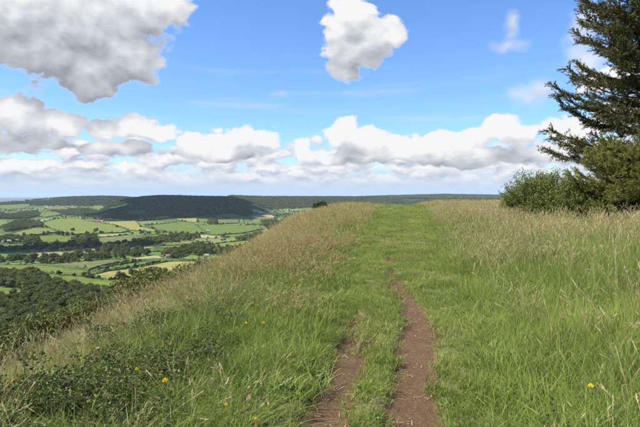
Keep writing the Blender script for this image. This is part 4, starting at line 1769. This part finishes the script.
# trees along the hedges
HT = 'hedgerow trees in the valley'
LINES = [
    ([(129, 231.2), (163, 233.2), (200, 235)], 'tree in the long hedge below the large green field'),
    ([(46, 265.4), (110, 259.6)], 'tree in the hedge behind the near olive field'),
    ([(84, 277.5), (110, 281)], 'tree in the hedge under the pale yellow-green field'),
    ([(146, 226), (181, 221.8), (208, 223)], 'tree in the hedge above the large green field'),
    ([(200, 224.6), (262, 226)], 'tree in the hedge above the lone white house'),
    ([(95, 234.2), (150, 234.5)], 'tree in the hedge above the olive middle field'),
    ([(204, 249), (250, 247)], 'tree in the hedge under the pale green field at right'),
    ([(217, 218.8), (241, 219.5)], 'tree in the hedge above the dull olive field'),
    ([(243, 220.5), (263, 221.5)], 'tree in the hedge left of the village'),
    ([(100, 271), (140, 262)], 'tree in the hedge beside the narrow wedged green field'),
]
for ln, what in LINES:
    spots = []
    for i in range(len(ln) - 1):
        for t in np.linspace(0, 1, 7):
            if rng.random() < 0.35:
                continue
            spots.append((ln[i][0] + (ln[i + 1][0] - ln[i][0]) * t + rng.normal(0, 1), ln[i][1] + (ln[i + 1][1] - ln[i][1]) * t))
    spots.sort()
    for k, (px, py) in enumerate(spots):
        p = hit(px, py, s0=100)
        if p is not None:
            tree(p[0], p[1], rng.uniform(6, 11), ORD[k] + ' small ' + what if k == 0 else ORD[k] + '-from-left small ' + what, HT, False, 1.15)

# woods: points inside photo-traced outlines, on the land
WOODS = [
    ('dense wood filling the foot of the slope at left', [(-28, 299), (28, 298), (45, 291), (66, 288), (90, 289), (110, 286), (130, 284), (150, 282), (150, 296), (100, 316), (40, 336), (-28, 350)], 75),
    ('dark wood beyond the wood at the slope foot', [(-25, 273), (0, 273.4), (34, 273.6), (48, 281), (68, 287), (60, 292), (30, 296), (16, 288.6), (-25, 286)], 70),
    ('wood across the middle of the valley at left', [(-25, 259), (10, 259.8), (45, 256.5), (75, 254.5), (110, 250), (143, 250.6), (148, 255.5), (129, 259), (100, 260), (76, 261.6), (48, 265), (0, 264), (-25, 263.5)], 210),
    ('belt of trees right of the valley middle', [(122, 244), (145, 240.7), (169, 236.6), (196, 237.4), (203, 240), (176, 243.3), (134, 247.6), (110, 250), (100, 247)], 190),
    ('dark copse beside the light green field at left', [(3, 228), (13, 223.8), (26, 220.3), (43, 224.4), (41, 227), (17, 231), (5, 232.4)], 80),
    ('shaded trees across the left of the valley', [(0, 238), (20, 238.5), (34, 237.4), (42, 244), (70, 244.4), (75, 238.4), (96, 236.4), (100, 249), (70, 252), (0, 252), (-25, 252), (-25, 239)], 210),
    ('wood under the left hill', [(-25, 215), (12, 214.6), (33, 211.6), (40, 213.4), (38, 217), (25, 219.6), (-25, 219)], 90),
    ('dark trees at the foot of the dark hill', [(50, 211.2), (70, 209.4), (88, 209.4), (106, 210), (126, 216), (150, 217), (172, 218.3), (140, 221.5), (112, 217.8), (90, 217.3), (64, 214.8)], 110),
    ('wood right of the valley middle beside the slope', [(236, 240), (262, 233.8), (274, 235), (276, 241), (259, 246.3), (250, 243)], 80),
    ('trees between the small fields at right', [(190, 245.5), (200, 243.8), (207, 249), (229, 251.3), (248, 247.3), (255, 248), (243, 254), (229, 255.8), (207, 255.4), (190, 254)], 120),
    ('trees in the middle of the valley below the belt', [(162, 255.5), (172, 250.6), (186, 249), (196, 245), (206, 250), (203, 254.6), (182, 258), (172, 259)], 120),
    ('village trees at the foot of the right hill', [(262, 222), (276, 221.5), (296, 219.8), (300, 224), (285, 228), (268, 229.5), (262, 226)], 160),
    ('scattered trees below the right hill', [(208, 218), (217, 218.6), (217, 225), (208, 224.6)], 130),
]


def wood_scatter(label, x, y, hmean, coll=None):
    n = len(x)
    z = H(x, y) - 0.6
    h = rng.uniform(0.75, 1.25, n) * hmean
    w = h * rng.uniform(0.95, 1.35, n)
    rot = np.stack([np.zeros(n), np.zeros(n), rng.uniform(0, 6.28, n)], -1)
    o = scatter('woodland', coll or C_WOOD, np.stack([x, y, z], -1), rot, np.stack([w, w, h], -1))
    tag(o, label, 'wood', 'woods of the valley', kind='stuff')


for (label, poly, area) in WOODS:
    g = [hit(px, py, s0=100) for (px, py) in poly]
    g = [(q[0], q[1]) for q in g if q is not None]
    xs = np.array([q[0] for q in g])
    ys = np.array([q[1] for q in g])
    A = (xs.max() - xs.min()) * (ys.max() - ys.min())
    n = int(A / area)
    x = rng.uniform(xs.min(), xs.max(), n)
    y = rng.uniform(ys.min(), ys.max(), n)
    k = inside(g, x, y)
    k &= ~in_field(x, y) | (rng.random(n) < 0.05)
    wood_scatter(label, x[k], y[k], 11.5, C_WOOD_NEAR if np.hypot(xs.mean(), ys.mean()) < 1300 else C_WOOD)

# forest on the hills
for (label, r0, r1, pa, pb, area, thr) in [
    ('dense dark forest covering the hill in cloud shadow', 2700, 4300, 92, 250, 150, 12),
    ('dense forest covering the long hill right of the dark one', 3550, 5200, 205, 500, 260, 14),
    ('forest covering the far left hill', 4450, 6000, -30, 215, 330, 16),
    ('forest on the farthest hill over the ridge crest', 6600, 8000, 340, 560, 700, 14),
]:
    a0 = math.atan((pa - 320) / FPX) - YAW
    a1 = math.atan((pb - 320) / FPX) - YAW
    n = int(0.5 * (a1 - a0) * (r1 * r1 - r0 * r0) / area)
    r = np.sqrt(rng.uniform(r0 * r0, r1 * r1, n))
    a = rng.uniform(a0, a1, n)
    x, y = r * np.sin(a), r * np.cos(a)
    _, hl = valley(x, y)
    gap = fbm(x, y, 420, 301, 3)
    k = (hl > thr + 18 * (fbm(x, y, 300, 311, 2) - 0.5)) & ~in_field(x, y) & (gap < 0.72)
    wood_scatter(label, x[k], y[k], 14)

# loose trees and thickets over the whole floor
n = 15000
r = np.sqrt(rng.uniform(500 ** 2, 5200 ** 2, n))
a = rng.uniform(math.radians(-78), math.radians(25), n) - YAW
x, y = r * np.sin(a), r * np.cos(a)
cl = fbm(x, y, 180, 321, 3)
k = (~in_field(x, y)) & (cl > np.where(a + YAW < math.radians(-33), 0.56, 0.5)) & (H(x, y) < -100)
wood_scatter('loose trees and thickets between the fields', x[k], y[k], 9)

# ------------------------------------------------------------------ farms and houses of the valley
M_WALLW = plain('white_wall', (0.42, 0.40, 0.36), 0.8, 0.08, 0.3)
M_WALLB = plain('brick_wall', (0.38, 0.24, 0.16), 0.85, 0.15, 0.3)
M_ROOFR = plain('red_roof', (0.24, 0.13, 0.085), 0.8, 0.2, 0.3)
M_ROOFG = plain('grey_roof', (0.24, 0.25, 0.26), 0.6, 0.15, 0.2)
M_PANE = plain('window_pane', (0.04, 0.05, 0.06), 0.2, 0.05, 1)


def boxm(x0, x1, y0, y1, z0, z1):
    V = [(x, y, z) for z in (z0, z1) for (x, y) in ((x0, y0), (x1, y0), (x1, y1), (x0, y1))]
    F = [(0, 3, 2, 1), (4, 5, 6, 7), (0, 1, 5, 4), (1, 2, 6, 5), (2, 3, 7, 6), (3, 0, 4, 7)]
    return V, F


def house(px, py, L, W, h, rz, wallm, roofm, label, cat='house', name='farmhouse'):
    p = hit(px, py, s0=100)
    t = obj(name, None, loc=(p[0], p[1], p[2]), rot=(0, 0, rz))
    tag(t, label, cat, 'farms and houses in the valley')
    v = [(-L / 2, -W / 2, -1), (L / 2, -W / 2, -1), (L / 2, W / 2, -1), (-L / 2, W / 2, -1), (-L / 2, -W / 2, h), (L / 2, -W / 2, h), (L / 2, W / 2, h), (-L / 2, W / 2, h), (-L / 2, 0, h + W * 0.38), (L / 2, 0, h + W * 0.38)]
    f = [(0, 1, 5, 4), (2, 3, 7, 6), (1, 2, 6, 9, 5), (3, 0, 4, 8, 7)]
    obj('wall', new_mesh('wall', v, f, [wallm]), t)
    o_ = 0.5
    k = W * 0.38 / (W / 2)
    rv, rf = [], []
    for s in (-1, 1):
        b0 = len(rv)
        e = h - o_ * k + 0.15
        for dz in (0, 0.25):
            rv += [(-L / 2 - o_, s * (W / 2 + o_), e + dz), (L / 2 + o_, s * (W / 2 + o_), e + dz), (L / 2 + o_, 0, h + W * 0.38 + 0.15 + dz), (-L / 2 - o_, 0, h + W * 0.38 + 0.15 + dz)]
        rf += [tuple(b0 + q for q in fa) for fa in ((0, 1, 2, 3), (4, 5, 6, 7), (0, 1, 5, 4), (1, 2, 6, 5), (3, 0, 4, 7))]
    ro = obj('roof', new_mesh('roof', rv, rf, [roofm]), t)
    if cat == 'house':
        cv, cf = boxm(L / 2 - 1.4, L / 2 - 0.5, -0.4, 0.4, h + W * 0.3, h + W * 0.38 + 1.5)
        obj('chimney', new_mesh('chimney', cv, cf, [M_WALLB]), ro)
        for sx in (-0.28, 0.28):
            wv, wf = boxm(L * sx - 0.6, L * sx + 0.6, -W / 2 - 0.05, -W / 2 + 0.05, 1.0, 2.4)
            obj('window', new_mesh('window', wv, wf, [M_PANE]), t)


for (px, py, L, W, h, rz, wm, rm, lab, cat, nm) in [
    (94, 221.6, 22, 9, 5, 0.4, M_WALLB, M_ROOFR, 'red-roofed farmhouse at the left end of the valley farm', 'house', 'farmhouse'),
    (98, 221.8, 26, 11, 5, 0.1, M_WALLB, M_ROOFR, 'red-roofed barn in the middle of the valley farm', 'barn', 'barn'),
    (102, 222, 20, 9, 5, -0.3, M_WALLB, M_ROOFR, 'red-roofed farmhouse at the right end of the valley farm', 'house', 'farmhouse'),
    (9, 243.2, 34, 13, 4, 0.15, M_WALLW, M_ROOFG, 'long pale grey farm shed in shade at the left edge', 'barn', 'farm_shed'),
    (14, 242.6, 22, 11, 4, 0.15, M_WALLW, M_ROOFG, 'shorter grey farm shed beside the long one at left', 'barn', 'farm_shed'),
    (208, 232.4, 14, 7, 5, 0.3, M_WALLW, M_ROOFG, 'lone white house in the green fields below the right hill', 'house', 'farmhouse'),
    (169, 258, 13, 8, 5, 0.5, M_WALLW, M_ROOFR, 'pale house among trees above the pale yellow-green field', 'house', 'farmhouse'),
    (207, 257, 10, 6, 4, 0.1, M_WALLW, M_ROOFG, 'small white house in the green field near the slope', 'house', 'farmhouse'),
    (57, 207, 30, 14, 8, 0.2, M_WALLW, M_ROOFR, 'large pale building by the quarry on the left hill', 'house', 'manor_house'),
    (271, 224.5, 16, 9, 6, 0.5, M_WALLB, M_ROOFR, 'red-roofed village house left of the village trees', 'house', 'farmhouse'),
    (276, 224, 14, 9, 6, -0.4, M_WALLW, M_ROOFR, 'pale village house in the middle of the village', 'house', 'farmhouse'),
    (281, 226.5, 16, 9, 6, 0.1, M_WALLB, M_ROOFR, 'red-roofed village house nearest the ridge grass', 'house', 'farmhouse'),
    (283, 223, 14, 9, 6, 0.9, M_WALLB, M_ROOFR, 'red-roofed village house highest in the village', 'house', 'farmhouse'),
]:
    house(px, py, L, W, h, rz, wm, rm, lab, cat, nm)


# ------------------------------------------------------------------ clouds overhead whose shadows lie on the valley
def cloud_mesh(seed, rx, ry, rz):
    r = np.random.default_rng(seed)
    bm = bmesh.new()
    for k in range(16):
        a = r.uniform(0, 2 * PI)
        q = math.sqrt(r.uniform())
        s = r.uniform(0.28, 0.5) * (1.15 - 0.5 * q)
        mt = Matrix.Translation((rx * 0.8 * q * math.cos(a), ry * 0.8 * q * math.sin(a), rz * r.uniform(0.2, 0.9) * (1 - 0.6 * q))) @ Matrix.Diagonal((rx * s, ry * s, rz * 0.6, 1))
        bmesh.ops.create_icosphere(bm, subdivisions=3, radius=1.0, matrix=mt)
    for v in bm.verts:
        n = 0.5 + 0.5 * math.sin(v.co.x * 0.031 + v.co.y * 0.027 + 2.1 * math.sin(v.co.z * 0.03 + v.co.x * 0.011))
        v.co *= 1 + 0.08 * n
        v.co.z = max(v.co.z, 0.0 + 4 * n)
    me = bpy.data.meshes.new('cloud')
    bm.to_mesh(me)
    bm.free()
    m, b = mat('cloud_white')
    out = b.node('ShaderNodeOutputMaterial')
    d = b.node('ShaderNodeBsdfDiffuse')
    d.inputs[0].default_value = (0.85, 0.85, 0.86, 1)
    b.l.new(d.outputs[0], out.inputs[0])
    me.materials.append(m)
    me.polygons.foreach_set('use_smooth', np.full(len(me.polygons), True))
    return me


def cloud_over(px, r, alt, rx, ry, rz, seed, rot=0.0):
    """a cloud whose shadow falls on the land at this bearing and distance"""
    a = math.atan((px - 320) / FPX) - YAW
    g = np.array([r * math.sin(a), r * math.cos(a), -110.0])
    k = (alt + 110) / sun_dir[2]
    p = g + sun_dir * k
    o = obj('cloud', cloud_mesh(seed, rx, ry, rz), loc=p, rot=(0, 0, rot - a))
    tag(o, kind='structure')
    el = math.degrees(math.atan2(p[2], math.hypot(p[0], p[1])))
    print('cloud elevation', round(el, 1), 'bearing', round(math.degrees(math.atan2(p[0], p[1]) + YAW), 1))


cloud_over(167, 3300, 1900, 500, 820, 240, 1)
cloud_over(45, 1420, 1500, 220, 80, 110, 2)

# ------------------------------------------------------------------ air
hv, hf = boxm(-62000, 62000, -62000, 62000, -580, 30)
haze = obj('haze', new_mesh('haze', hv, hf))
m, b = mat('haze')
out = b.node('ShaderNodeOutputMaterial')
pv = b.node('ShaderNodeVolumePrincipled')
pv.inputs['Color'].default_value = (0.64, 0.82, 1.0, 1)
pv.inputs['Density'].default_value = 2.7e-5
pv.inputs['Anisotropy'].default_value = 0.0
b.l.new(pv.outputs[0], out.inputs['Volume'])
haze.data.materials.append(m)
tag(haze, 'thin blue haze over the valley', 'haze', kind='stuff')

print('single trees', n_single, 'objects', len(scene.objects))
